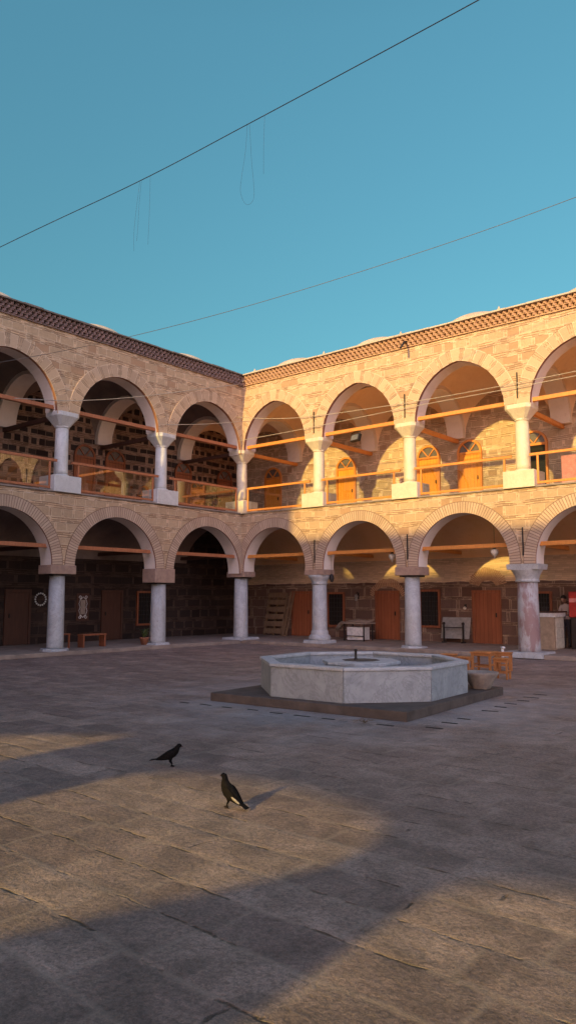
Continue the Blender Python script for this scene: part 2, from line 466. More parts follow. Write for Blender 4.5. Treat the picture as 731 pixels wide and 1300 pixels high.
def facade(wing, xf, cols, s_start, zb, zt, half_of, crown, rise_of, ringw, ringm, name, ringname, edge):
    """wall of one storey with one arch per bay; returns the arches"""
    wall = MB(xf); s_prev = s_start
    arches = []
    for i in range(len(cols)-1):
        a, b = cols[i], cols[i+1]; c = (a+b)/2; w = half_of(b-a); h = rise_of(w); zs = crown-h
        P = [(c-w, zb)]*(1 if zs > zb+.01 else 0) + arch_pts(c, w, zs, h) + [(c+w, zb)]*(1 if zs > zb+.01 else 0)
        arches.append((c, w, zs, h, P))
        for t in (0., T):
            wall.poly([(s_prev, t, zb), (c-w, t, zb), (c-w, t, zt), (s_prev, t, zt)])
            for (x0, z0), (x1, z1) in zip(P, P[1:]):
                if abs(x1-x0) > 1e-6: wall.poly([(x0, t, z0), (x1, t, z1), (x1, t, zt), (x0, t, zt)])
        for (x0, z0), (x1, z1) in zip(P, P[1:]):          # soffit: brick lip at the front, plaster behind
            wall.poly([(x0, 0, z0), (x1, 0, z1), (x1, edge, z1), (x0, edge, z0)], 2)
            wall.poly([(x0, edge, z0), (x1, edge, z1), (x1, T, z1), (x0, T, z0)], 1)
        wall.poly([(s_prev, 0, zb), (c-w, 0, zb), (c-w, T, zb), (s_prev, T, zb)])
        s_prev = c+w
        rg = MB(xf)                                        # the ring of voussoirs, a little proud of the wall
        A = arch_pts(c, w, zs, h, 40); acc = 0.; rows = []
        if zs > zb+.05:
            nn = max(2, int((zs-zb)/.2)); A = [(c-w, zb+(zs-zb)*q/nn) for q in range(nn)]+A+[(c+w, zs-(zs-zb)*(q+1)/nn) for q in range(nn)]
        for q, (x, z) in enumerate(A):
            x0, z0 = A[max(q-1, 0)]; x1, z1 = A[min(q+1, len(A)-1)]
            tx, tz = x1-x0, z1-z0; l = math.hypot(tx, tz) or 1; nxv, nzv = -tz/l, tx/l
            if q: acc += math.hypot(x-A[q-1][0], z-A[q-1][1])
            ox, oz = x+nxv*ringw, z+nzv*ringw
            ox = min(max(ox, a+.015+(.3 if (i == 0 and a < 0) else 0)), b-.015)
            rows.append((x, z, ox, oz, acc))
        for (x0, z0, X0, Z0, u0), (x1, z1, X1, Z1, u1) in zip(rows, rows[1:]):
            f = -.012
            rg.poly([(x0, f, z0), (x1, f, z1), (X1, f, Z1), (X0, f, Z0)], 0, [(u0, 0), (u1, 0), (u1, 1), (u0, 1)])
            rg.poly([(X0, f, Z0), (X1, f, Z1), (X1, .02, Z1), (X0, .02, Z0)], 0, [(u0, 1)]*4)
            rg.poly([(x0, f, z0), (x1, f, z1), (x1, 0, z1), (x0, 0, z0)], 0, [(u0, .5), (u1, .5), (u1, .5), (u0, .5)])
        rg.build(ringname, ringm, wing)
    e = cols[-1]+.4
    for t in (0., T): wall.poly([(s_prev, t, zb), (e, t, zb), (e, t, zt), (s_prev, t, zt)])
    wall.poly([(s_prev, 0, zb), (e, 0, zb), (e, T, zb), (s_prev, T, zb)])
    wall.poly([(e, 0, zb), (e, T, zb), (e, T, zt), (e, 0, zt)])
    wall.build(name, [M['wall'], M['soffit'], M['brickedge']], wing)
    return arches

def barrel(wing, xf, s0, s1, name, zb=3.02, mat=None):
    v = MB(xf); n = 16; a = [v.p(s0, T+(D-T)*math.sin(math.pi/2*i/n), zb+(4.62-zb)*math.cos(math.pi/2*i/n)) for i in range(n+1)]
    b = [v.p(s1, T+(D-T)*math.sin(math.pi/2*i/n), zb+(4.62-zb)*math.cos(math.pi/2*i/n)) for i in range(n+1)]
    for i in range(n): v.face([a[i], a[i+1], b[i+1], b[i]], 0, smooth=True)
    return v.build(name, mat or M['bounceplaster'], wing)

def sail(wing, xf, s0, s1, t0, t1, z0, k, name):
    v = MB(xf); n = 14; a, b = (s1-s0)/2, (t1-t0)/2; R2 = a*a+b*b; ids = []
    for i in range(n+1):
        row = []
        for j in range(n+1):
            x = -a+2*a*i/n; y = -b+2*b*j/n
            # squeeze samples toward the rim where the shell is steep
            x = a*math.sin(math.pi/2*x/a); y = b*math.sin(math.pi/2*y/b)
            row.append(v.p((s0+s1)/2+x, (t0+t1)/2+y, z0+k*math.sqrt(max(R2-x*x-y*y, 0))))
        ids.append(row)
    for i in range(n):
        for j in range(n): v.face([ids[i][j], ids[i+1][j], ids[i+1][j+1], ids[i][j+1]], 0, smooth=True)
    return v.build(name, M['plaster'] if wing is right else M['shadeplaster'], wing)

def transverse(wing, xf, s, zs, zt, foot):
    """plastered arch across the gallery from a facade pier to the back wall"""
    v = MB(xf); c = (T+D)/2-.02; w = (D-T)/2-.16; h = w*1.02; hw = .31
    P = [(T-.02, foot), (c-w, foot)] + arch_pts(c, w, zs, h, 24) + [(c+w, foot), (D+.02, foot)]
    for sgn in (-1, 1):
        x = s+sgn*hw
        v.poly([(x, T-.02, foot), (x, c-w, foot), (x, c-w, zt), (x, T-.02, zt)])
        v.poly([(x, c+w, foot), (x, D+.02, foot), (x, D+.02, zt), (x, c+w, zt)])
        Q = P[1:-1]
        for (a, za), (b, zb) in zip(Q, Q[1:]):
            if abs(a-b) > 1e-6: v.poly([(x, a, za), (x, b, zb), (x, b, zt), (x, a, zt)])
    for (a, za), (b, zb) in zip(P, P[1:]):
        v.poly([(s-hw, a, za), (s+hw, a, za), (s+hw, b, zb), (s-hw, b, zb)])
    return v.build('transverse_arch', M['soffit'], wing)

def zigzag_cornice(wing, xf, s0, s1, mat, inner):
    """three rows of dog-tooth brick between thin string courses"""
    v = MB(xf); s_in = s0
    def course(z0, z1, d):
        a = s0 + (d if inner else 0)
        v.box((s0-.0, -d, z0), (s1, .1, z1))
    def teeth(z0, z1, d0, d1, off):
        p = .17; n = int((s1-s0)/p)
        for i in range(n):
            a = s0+(i+off)*p
            pts = [(a+.012, 0), (a+.012, -d0), (a+p/2, -d1), (a+p-.012, -d0), (a+p-.012, 0)]
            v.hull_prism([(x, t, z0) for x, t in pts], [(x, t, z1) for x, t in pts])
    course(TOP-.02, TOP+.025, .05)
    teeth(TOP+.025, TOP+.115, .02, .115, 0)
    course(TOP+.115, TOP+.14, .10)
    teeth(TOP+.14, TOP+.23, .06, .155, .5)
    course(TOP+.23, TOP+.255, .14)
    teeth(TOP+.255, TOP+.335, .10, .19, 0)
    v.build('cornice', mat, wing)
    e = MB(xf); n = int((s1-s0)/.62)
    for i in range(n):                      # the eaves slabs, each laid a bit unevenly
        a = s0+i*.62; dz = random.uniform(-.008, .008); dd = random.uniform(-.015, .015)
        e.box((a+.004, -.235+dd, TOP+.337), (a+.616, .55, TOP+.385+dz))
    e.build('eaves', M['dome'] if wing is right else M['roof'], wing)

def column(wing, xf, s, storey, style):
    """marble shaft with its capital and foot as sub-parts"""
    c = MB(xf); t = T/2; m = M['marble']
    if storey == 1:
        m = M['cream'] if wing is right else M['pale']
        c.lathe([(.205, 5.29), (.205, 5.42), (.198, 6.1), (.188, 6.72)], s, t, 28)
        sh = c.build('column', m, wing)
        k = MB(xf)
        k.lathe([(.192, 6.70), (.215, 6.715), (.215, 6.75), (.20, 6.76)], s, t, 28)
        def sq(h, z, n=10):     # square with cut corners, flaring
            q = h*.72
            return [(s+h, t+q, z), (s+q, t+h, z), (s-q, t+h, z), (s-h, t+q, z), (s-h, t-q, z), (s-q, t-h, z), (s+q, t-h, z), (s+h, t-q, z)]
        k.loft([sq(.19, 6.75), sq(.235, 6.82), sq(.31, 6.93), sq(.385, 7.03), sq(.39, 7.148)], smooth=False)
        k.build('capital', m, sh, .008)
        b = MB(xf); b.box((s-.46, t-.40, FLOOR+.005), (s+.46, t+.40, 5.23)); b.build('pedestal', m, sh, .015)
        f = MB(xf); f.lathe([(.25, 5.228), (.262, 5.25), (.25, 5.28), (.21, 5.30)], s, t, 28); f.build('base_ring', m, sh)
    else:
        if style == 'stained': m = M['stained']
        zt = dict(block=2.30, slim=2.36, bell=2.12, stained=2.12, short=2.10, corner=2.36)[style]
        r0 = dict(block=.25, slim=.26, bell=.28, stained=.295, short=.255, corner=.265)[style]
        if wing is left and style == 'block': r0 = .236
        c.lathe([(r0*1.03, .15), (r0*1.02, .3), (r0*.995, 1.0), (r0*.93, zt)], s, t, 32)
        sh = c.build('column', m, wing)
        k = MB(xf)
        if style in ('block', 'short', 'corner'):
            z1 = 2.60
            k.box((s-.43, -.022, zt+.045), (s+.43, T+.02, z1+.003)); k.build('impost_block', M['imp'], sh, .012)
            k = MB(xf); k.box((s-.30, t-.26, zt-.002), (s+.30, t+.26, zt+.044)); k.build('lead_sheet', M['iron'], sh)
        elif style in ('bell', 'stained'):
            k.lathe([(r0*.94, 2.09), (.33, 2.10), (.335, 2.15), (.31, 2.16), (.345, 2.28), (.41, 2.40), (.43, 2.44)], s, t, 28)
            k.hull_prism([(s-.45, -.04, 2.44), (s+.45, -.04, 2.44), (s+.45, T+.04, 2.44), (s-.45, T+.04, 2.44)],
                         [(s-.47, -.05, 2.597), (s+.47, -.05, 2.597), (s+.47, T+.05, 2.597), (s-.47, T+.05, 2.597)])
            k.build('capital', M['marble'], sh, .008)
        else:
            k.lathe([(.25, 2.10), (.275, 2.11), (.275, 2.15), (.26, 2.17), (.30, 2.26), (.38, 2.36), (.385, 2.42)], s, t, 28)
            k.build('capital', M['marble'], sh)
            k = MB(xf); k.box((s-.41, -.018, 2.421), (s+.41, T+.018, 2.602)); k.build('impost_block', M['imp'], sh, .012)
        b = MB(xf)
        if style == 'slim':
            b.hull_prism([(s-.42, t-.40, .12), (s+.42, t-.40, .12), (s+.42, t+.4, .12), (s-.42, t+.4, .12)], [(s-.40, t-.38, .23), (s+.40, t-.38, .23), (s+.40, t+.38, .23), (s-.40, t+.38, .23)])
            b.lathe([(.37, .23), (.385, .30), (.36, .37), (.30, .42), (.30, .50), (.275, .56)], s, t, 24)
            b.build('base', M['marble'], sh, .01)
        elif style == 'corner':
            b.hull_prism([(s-.50, t-.50, .10), (s+.50, t-.50, .10), (s+.50, t+.5, .10), (s-.50, t+.5, .10)], [(s-.47, t-.47, .20), (s+.47, t-.47, .20), (s+.47, t+.47, .20), (s-.47, t+.47, .20)])
            b.build('base', M['marble'], sh, .015)
        elif style in ('bell', 'stained'):
            b.hull_prism([(s-.60, t-.55, .02), (s+.56, t-.55, .02), (s+.56, t+.5, .02), (s-.60, t+.5, .02)], [(s-.58, t-.53, .175), (s+.54, t-.53, .175), (s+.54, t+.48, .175), (s-.58, t+.48, .175)])
            b.build('base', M['marble'], sh, .012)
        else:                   # a broken, worn foot stone
            rnd = random.Random(int(s*100)); n = 9
            out = [(s+(.46+rnd.uniform(-.09, .1))*math.cos(2*math.pi*i/n), t+(.42+rnd.uniform(-.08, .08))*math.sin(2*math.pi*i/n)) for i in range(n)]
            b.hull_prism([(x, y, .05) for x, y in out], [(s+(x-s)*.88, t+(y-t)*.88, .155+rnd.uniform(0, .05)) for x, y in out])
            b.build('base', M['marble'], sh, .02)
    return sh
M['imp'] = mottled('impost_stone', (.37, .25, .18), (.27, .18, .135), 6., .85, .4, 30., world=True)

def half_low(b): return b/2-.375
def half_up(b): return b/2-.375

for wing, xf, cols, s0, crown_up, rise_up in ((right, xr, RX, -.6, 8.80, lambda w: w*1.14), (left, xl, LY, .0, 8.66, lambda w: w*1.03)):
    isr = wing is right
    facade(wing, xf, cols, s0, 2.60, FLOOR, half_low, 4.16, lambda w: w, .345, M['ringlow'], 'lower_arcade_wall', 'brick_arch_ring', .05)
    facade(wing, xf, cols, s0, 7.145, TOP, half_up, crown_up, rise_up, .40, M['ringup'], 'upper_arcade_wall', 'stone_arch_ring', .11)
    end = cols[-1]+.4
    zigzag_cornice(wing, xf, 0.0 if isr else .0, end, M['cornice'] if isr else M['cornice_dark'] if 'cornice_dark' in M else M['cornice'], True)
    lg = MB(xf); lg.box((0 if isr else .0, -.035, FLOOR-.004), (end, .0, FLOOR+.045)); lg.build('ledge', M['plinth'], wing)
    fl = MB(xf); fl.box(((-D if isr else 0.0), .0 if isr else 0.0, FLOOR-.02), (end, D, FLOOR+.002)); fl.build('gallery_floor', M['gfloor'], wing)
    # gallery back walls
    a = -D-.3 if isr else -D
    if isr:
        bw = MB(xf); bw.box((-D, D, 4.735), (end, D+.4, TOP+.2)); bw.build('upper_back_wall', M['backwall'], wing)
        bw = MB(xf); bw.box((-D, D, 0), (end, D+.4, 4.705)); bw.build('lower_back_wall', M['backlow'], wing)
    else:
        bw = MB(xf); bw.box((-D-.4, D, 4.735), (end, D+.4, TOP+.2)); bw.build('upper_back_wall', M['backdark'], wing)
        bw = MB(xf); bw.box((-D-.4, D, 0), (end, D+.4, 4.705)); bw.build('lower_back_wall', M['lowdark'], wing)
    # roof
    rf = MB(xf)
    rf.box((-D-.3 if isr else .0, .55 if isr else .55, TOP+.34), (end, D+.45, TOP+.42))
    rf.build('roof', M['roof'], wing)
    # vaults, cross arches, ties
    for i in range(len(cols)-1):
        a, b = cols[i]+.3, cols[i+1]-.3
        if i == 0: a = .0 if isr else .0
        sail(wing, xf, a, b, T, D, 7.25, 1.0, 'upper_vault')
        barrel(wing, xf, cols[i] if i else (-D if isr else -T), cols[i+1], 'lower_vault', mat=None if isr else M['shadeplaster'])
    for i in range(0, len(cols)):
        s = cols[i]
        transverse(wing, xf, s, 7.27, TOP+.1, 7.20)
        for z, r in ((7.06, .055), (3.14, .05)):
            tb = MB(xf); tb.box((s-.06, T-.1, z), (s+.06, D+.02, z+.13)); tb.build('cross_tie_beam', M['orange'] if isr else M['darkwood'], wing, .006)
    for i in range(len(cols)-1):
        a, b = cols[i], cols[i+1]
        for z, q in ((7.21, .10), (3.10, .09)):
            tb = MB(xf); w_ = (half_up(b-a)); c = (a+b)/2
            tb.box((c-w_-.02, .17, z), (c+w_+.02, .30, z+.115)); tb.build('tie_beam', M['orange'] if isr else M['rustwood'], wing, .006)
    # columns
    lowstyles = ['corner', 'slim', 'block', 'stained', 'bell', 'block', 'block'] if isr else [None, 'short', 'block', 'block', 'block', 'block']
    for i, s in enumerate(cols):
        if not isr and i == 0: continue
        column(wing, xf, s, 0, lowstyles[i])
        column(wing, xf, s, 1, '')
    # railings between the pedestals
    for i in range(len(cols)-1):
        a, b = cols[i]+.46, cols[i+1]-.46
        if i == 0 and not isr: a = .02+.14
        if i == 0 and isr: a = .16
        r = MB(xf); t0 = .10
        r.box((a-.2 if i else a, t0-.012, 5.64), (b+.2, t0+.062, 5.715))
        r.box((a, t0, 4.83), (b, t0+.05, 4.90))
        ends = [a+.03, b-.03] + ([a+.30] if i % 2 == 0 and False else [])
        for e in ends: r.box((e-.028, t0+.002, 4.90), (e+.028, t0+.048, 5.64))
        ro = r.build('railing', M['orange'] if isr else M['rustwood'], wing, .006)
        gp = MB(xf); gp.box((a+.06, t0+.020, 4.905), (b-.06, t0+.030, 5.635)); gp.build('glass_pane', M['glass'], ro)
    # iron tie plates above the capitals
    for i, s in enumerate(cols[1:]):
        if isr:
            for z0, z1, dx in ((7.32, 8.08, .03), (2.83, 3.62, .04)):
                b_ = MB(xf); b_.box((s+dx-.016, -.035, z0), (s+dx+.016, -.013, z1)); b_.build('iron_bar', M['iron'], wing)
# low domes over the bays
for wing, xf, cols, dx in ((right, xr, RX, 0), (left, xl, LY, 0)):
    for i in range(len(cols)-1):
        c = (cols[i]+cols[i+1])/2
        d = MB(xf); R_ = 1.30
        d.lathe([(R_*math.cos(q*math.pi/16), 9.99+.75*math.sin(q*math.pi/16)) for q in range(8)]+[(.02, 10.74)], c, 1.75, 32)
        d.build('dome', M['dome'], wing)
d = MB(); d.lathe([(1.3*math.cos(q*math.pi/16), 9.99+.75*math.sin(q*math.pi/16)) for q in range(8)]+[(.02, 10.74)], -2., 2., 32); d.build('dome', M['dome'], right)
# corner cell: its vaults
for z0, k, nm in ((7.25, 1., 'upper_vault'),):
    sail(right, xr, -D, -.6, T, D, z0, k, nm)
# stubs of stone finials on the eaves
for x in (.5, 3.75, 6.85, 10.2):
    f = MB(); f.lathe([(.05, 9.985), (.055, 10.06), (.03, 10.09), (.05, 10.13), (.012, 10.22)], x, .12, 10); f.build('finial', M['dome'], right)
sp = MB(); sp.tube([(7.16, .1, 9.80), (7.2, -.25, 9.70), (7.23, -.55, 9.42)], .035, 10); sp.build('waterspout', M['iron'], right)

# ------------------------------------------------------------------ doors and windows in the back walls
def round_door(wing, xf, s, w, mats=None, open_=False, h=2.42):
    """upper door: frame with a round head, a spoked fanlight and a plank leaf"""
    mm = M['orange'] if wing is right else M['redwood']
    z0 = FLOOR+.004; zs = z0+h-w/2-.02; t = D
    fr = MB(xf); n = 20; w1, w0 = w/2, w/2-.075
    o = [(s-w1, z0)]+[(s-w1*math.cos(math.pi*i/n), zs+w1*math.sin(math.pi*i/n)) for i in range(n+1)]+[(s+w1, z0)]
    q = [(s-w0, z0)]+[(s-w0*math.cos(math.pi*i/n), zs+w0*math.sin(math.pi*i/n)) for i in range(n+1)]+[(s+w0, z0)]
    for i in range(len(o)-1):
        A = [(o[i][0], o[i][1]), (o[i+1][0], o[i+1][1]), (q[i+1][0], q[i+1][1]), (q[i][0], q[i][1])]
        fr.hull_prism([(x, t-.075, z) for x, z in A], [(x, t-.002, z) for x, z in A])
    fr.box((s-w0, t-.07, zs-.05), (s+w0, t-.003, zs+.03))
    for k in (-1, 1):       # spokes of the fanlight
        A = Vector((s, zs+.02)); B = Vector((s+k*w0*.62, zs+w0*.80)); nrm = Vector((-(B-A).y, (B-A).x)).normalized()*.018
        L = [A-nrm, B-nrm, B+nrm, A+nrm]
        fr.hull_prism([(p.x, t-.06, p.y) for p in L], [(p.x, t-.025, p.y) for p in L])
        A = Vector((s+k*.02, zs+.02)); B = Vector((s+k*w0*.22, zs+w0*.97))
    d = fr.build('door', mm, wing)
    lf = MB(xf)
    if not open_:
        lf.box((s-w0+.005, t-.045, z0), (s+w0-.005, t-.004, zs-.055)); lf.build('door_leaf', M['orangedoor'] if wing is right else M['redwood'], d)
        hd = MB(xf); hd.box((s+w0-.10, t-.085, z0+.98), (s+w0-.07, t-.045, z0+1.10)); hd.build('handle', M['iron'], d)
    else:
        lf.box((s-w0+.005, t-.02, z0), (s+w0-.005, t-.004, zs-.055)); lf.build('dark_doorway_panel', M['black'], d)  # black panel painted in for the dark room behind
    pn = MB(xf); P = [(s-w0*math.cos(math.pi*i/n), zs+.03+(w0-.03)*math.sin(math.pi*i/n)) for i in range(n+1)]
    pn.hull_prism([(x, t-.022, z) for x, z in P], [(x, t-.006, z) for x, z in P]); pn.build('fanlight', M['fan'], d)
    return d
M['fan'] = plain('dusty_fanlight_pane', (.16, .14, .125), .25)

for s, op in ((-1.55, False), (2.22, False), (5.85, False), (7.46, False), (9.75, True), (13.0, False), (16.4, False), (19.9, False)):
    round_door(right, xr, s, .92, open_=op)
for s in (-2.7, -.30, 3.10, 4.45, 8.6, 10.4, 14.0, 17.5):
    round_door(left, xl, s, .90)

def square_door(wing, xf, s, w, h, leaf, z0=.125, frame=None):
    t = D; fr = MB(xf)
    fr.box((s-w/2, t-.07, z0), (s-w/2+.085, t-.002, z0+h)); fr.box((s+w/2-.085, t-.07, z0), (s+w/2, t-.002, z0+h))
    fr.box((s-w/2+.085, t-.069, z0+h-.09), (s+w/2-.085, t-.002, z0+h))
    d = fr.build('door', frame or leaf, wing, .005)
    lf = MB(xf); lf.box((s-w/2+.088, t-.035, z0+.005), (s+w/2-.088, t-.004, z0+h-.095)); lf.build('door_leaf', leaf, d)
    hd = MB(xf); hd.box((s+w/2-.19, t-.08, z0+.88), (s+w/2-.16, t-.035, z0+1.02)); hd.build('handle', M['iron'], d)
def grille_window(wing, xf, s, w, z0, z1):
    t = D; fr = MB(xf); b = .075
    fr.box((s-w/2, t-.07, z0), (s-w/2+b, t-.002, z1)); fr.box((s+w/2-b, t-.07, z0), (s+w/2, t-.002, z1))
    fr.box((s-w/2+b, t-.069, z0), (s+w/2-b, t-.002, z0+b)); fr.box((s-w/2+b, t-.069, z1-b), (s+w/2-b, t-.002, z1))
    o = fr.build('window', M['redwood'], wing, .004)
    p = MB(xf); p.box((s-w/2+b, t-.02, z0+b), (s+w/2-b, t-.004, z1-b)); p.build('window_pane', M['darkpane'], o)
    gr = MB(xf); n = 4; m = 6
    for i in range(1, n+1): 
        x = s-w/2+b+(w-2*b)*i/(n+1); gr.box((x-.009, t-.055, z0+b), (x+.009, t-.037, z1-b))
    for i in range(1, m+1):
        z = z0+b+(z1-z0-2*b)*i/(m+1); gr.box((s-w/2+b, t-.037, z-.009), (s+w/2-b, t-.024, z+.009))
    gr.build('grille', M['iron'], o)
def dpane(k, S): S(color=(.025, .022, .02), rough=.2, spec=.4)
M['darkpane'] = material('dark_window_pane', dpane)

for s in (.0, 4.02, 7.93, 12.4, 15.6, 19.6): square_door(right, xr, s, 1.04, 1.78, M['redwood'])
for s, w, z0, z1 in ((1.68, .84, .52, 1.86), (5.78, .84, .60, 1.94), (9.85, .62, .70, 1.86), (14.0, .8, .6, 1.9)): grille_window(right, xr, s, w, z0, z1)
for s in (3.08, 6.86, 10.6, 14.2): square_door(left, xl, s, .95, 1.80, M['darkwood'])
for s in (1.55, 8.6, 12.4): grille_window(left, xl, s, .8, .6, 1.9)
# fan of bricks above the door in the third bay, wider flat arches above other openings
for wing, xf, s, r0, r1, zc in ((right, xr, 7.97, .30, .70, 1.96), (right, xr, 4.02, .62, .80, 1.55)):
    f = MB(xf); n = 25
    for i in range(n):
        a = math.pi*(.06+.88*(i+.5)/n); da = math.pi*.88/n*.36
        k = 1.0+random.uniform(-.04, .04)
        P = [(s-r0*math.cos(a-da), zc+.05+r0*math.sin(a-da)*.75), (s-r1*k*math.cos(a-da*.8), zc+.05+r1*k*math.sin(a-da*.8)*.93), (s-r1*k*math.cos(a+da*.8), zc+.05+r1*k*math.sin(a+da*.8)*.93), (s-r0*math.cos(a+da), zc+.05+r0*math.sin(a+da)*.75)]
        f.hull_prism([(x, D-.022, z) for x, z in P], [(x, D+.002, z) for x, z in P])
    f.build('brick_fan', M['fanbrick'] if 'fanbrick' in M else M['cornice'], wing)

# ------------------------------------------------------------------ raised walkway under the arcades
p = MB()
p.box((-D, -.12, 0), (22.2, D, .12)); p.box((-D, -19.5, 0), (.12, -.12, .121))
tag(p.build('arcade_pavement', M['plinth'], None, .015), 'low worn stone pavement under the arcades', None, None, 'structure')

# ------------------------------------------------------------------ unseen wall added behind the camera to shape sun and shade
SY = -26.8; sw = MB()
ops = [(8.8, 12.2, 3.98, 0), (13.67, 16.65, 3.76, .25), (17.32, 20.8, 3.54, .22), (22.0, 24.8, 3.4, .2)]  # openings placed to throw sun patches on the paving
def head(a, b, z, r, i, n):     # arched heads; the first is curved to cast a wedge of light
    x = a+(b-a)*i/n
    return (x, z-.42*((b-x)/1.6)**1.3 if r == 0 else z-r+r*math.sqrt(max(0, 1-(2*i/n-1)**2)))
x_prev = -6.; zt = 11.82
def seg(x0, x1, y):
    return [(x0, y, 0), (x1, y, 0), (x1, y, zt), (x0, y, zt)]
for y in (SY, SY+.8):
    xp = -6.
    for a, b, z, r in ops:
        sw.poly(seg(xp, a, y)); n = 14
        P = [head(a, b, z, r, i, n) for i in range(n+1)]
        for (x0, z0), (x1, z1) in zip(P, P[1:]): sw.poly([(x0, y, z0), (x1, y, z1), (x1, y, zt), (x0, y, zt)])
        xp = b
    sw.poly(seg(xp, 32., y))
for a, b, z, r in ops:
    n = 14; P = [(a, 0)]+[head(a, b, z, r, i, n) for i in range(n+1)]+[(b, 0)]
    for (x0, z0), (x1, z1) in zip(P, P[1:]): sw.poly([(x0, SY, z0), (x1, SY, z1), (x1, SY+.8, z1), (x0, SY+.8, z0)])
sw.poly([(-6, SY, zt), (32, SY, zt), (32, SY+.8, zt), (-6, SY+.8, zt)])
sw.poly([(-6, SY, 0), (-6, SY+.8, 0), (-6, SY+.8, zt), (-6, SY, zt)]); sw.poly([(32, SY, 0), (32, SY+.8, 0), (32, SY+.8, zt), (32, SY, zt)])
stf = MB(); stf.hull_prism([(12.67, SY+.1, 0), (16.72, SY+.1, 0), (16.72, SY+.1, 3.20)], [(12.67, SY+.7, 0), (16.72, SY+.7, 0), (16.72, SY+.7, 3.20)])  # wedge added to slant the edge of a sun patch
cw = thing('sun_blocker_wall', 'unseen tall wall added opposite the sunlit wing, its low openings shaped to cast sun patches', 'wall', (13, SY, 0))
sw.build('pierced_blocker', M['southwall'], cw)
stf.build('sun_patch_wedge', M['southwall'], cw)
cp = MB(); cp.box((-6.2, SY-.12, zt+.002), (3.68, SY+.92, 13.15)); cp.build('blocker_step', M['southwall'], cw)  # raised end added to step the shadow line near the corner
cp = MB(); cp.box((3.682, SY-.12, zt+.002), (32.2, SY+.92, zt+.14)); cp.build('coping', M['plinth'], cw)

# ------------------------------------------------------------------ fountain
FC = (11.78, -9.62); FR = R(3.2)
base = thing('fountain', 'octagonal white marble basin on a dark square stone slab', 'fountain', (FC[0], FC[1], 0), FR)
b = MB(); b.box((-1.79, -1.79, 0), (1.79, 1.79, .135)); b.build('stone_slab', M['slab'], base, .012, local=True)
def octo(ap, z, k=1.0):
    rr = ap/math.cos(math.pi/8)
    return [(rr*math.cos(math.pi/8+i*math.pi/4), rr*math.sin(math.pi/8+i*math.pi/4), z) for i in range(8)]
AP = 1.62
for i in range(8):                  # eight upright slabs with open joints between them
    o0, o1 = octo(AP, 0), octo(AP-.14, 0)
    j = (i+1) % 8; e = .004
    A, B, C_, D_ = [Vector(q) for q in (o0[i], o0[j], o1[j], o1[i])]
    d = (B-A).normalized()*e
    P = [A+d, B-d, C_-d, D_+d]
    pl = MB(); pl.hull_prism([(q.x, q.y, .137) for q in P], [(q.x, q.y, .60) for q in P])
    o0, o1 = octo(AP+.025, 0), octo(AP-.165, 0)
    A, B, C_, D_ = [Vector(q) for q in (o0[i], o0[j], o1[j], o1[i])]
    P2 = [A+d, B-d, C_-d, D_+d]
    s_ = pl.build('basin_slab', M['basin'], base, .006, local=True)
    rm = MB(); rm.hull_prism([(q.x, q.y, .601) for q in P2], [(q.x, q.y, .655) for q in P2]); rm.build('rim', M['basinrim'], s_, .012, local=True)
fl = MB(); fl.loft([octo(AP-.13, .137), octo(AP-.13, .42)], smooth=False); fl.build('basin_floor', M['bowlstone'], base, local=True)
ins = MB(); ins.loft([octo(.58, .421), octo(.58, .57)], smooth=False); ins.build('inner_block', M['basinrim'], base, .02, local=True)
ti = MB(); ti.loft([octo(.62, .571), octo(.62, .625)], smooth=False); q_ = ti.build('inner_rim', M['basinrim'], base, .012, local=True)
dk = MB(); dk.loft([octo(.30, .6255), octo(.30, .629)], smooth=False); dk.build('inner_pool', M['slab'], q_, local=True)
sp = MB(); sp.lathe([(.045, .628), (.04, .645), (.022, .655), (.021, .77), (.028, .775), (.028, .80), (.012, .81)], -.1, .0, 12); sp.build('spout', M['iron'], base, local=True)

# stone mortar standing on the slab
bw = MB(); bw.lathe([(.15, 0), (.17, .02), (.215, .12), (.275, .22), (.30, .255), (.30, .285), (.262, .287), (.22, .22), (.12, .15), (.01, .14)], 0, 0, 26)
o = bw.build('stone_mortar', M['bowlstone'], None, 0, local=True, jitter=.004); o.location = (13.28, -8.22, .135)
tag(o, 'round hollowed stone mortar on the slab corner beside the marble basin', 'mortar')

# drain slots in the paving round the slab
k = 0
for i in range(22):
    a = -2.45+i*.46
    for (lx, ly, rz) in ((a, -2.18, 0.), (2.30, a, R(90))):
        if lx < -2.1 or ly > 2.3 or (lx > 2.2 and ly < -2.1): continue
        if random.random() < .12: continue
        w = random.uniform(.09, .135); h = .019
        c, s = math.cos(FR), math.sin(FR)
        wx, wy = FC[0]+lx*c-ly*s, FC[1]+lx*s+ly*c
        m_ = MB(); m_.hull_prism([(-w, -h, 0), (w*.9, -h*1.1, 0), (w, h, 0), (-w*.95, h*.8, 0)], [(-w, -h, .0), (w*.9, -h*1.1, .0), (w, h, .0), (-w*.95, h*.8, .0)])
        m_ = MB(); m_.box((-w, -h, .001), (w, h, .006)); 
        # thin black box laid on the paving for the slot's dark hole
        o = m_.build('drain_slot', M['black'], None, local=True); o.location = (wx+random.uniform(-.03, .03), wy+random.uniform(-.03, .03), 0); o.rotation_euler = (0, 0, FR+R(random.uniform(-4, 4))+ (0 if rz == 0 else 0))
        tag(o, 'short dark drain slot in the paving around the fountain slab', 'drain slot', 'drain slots round the fountain')

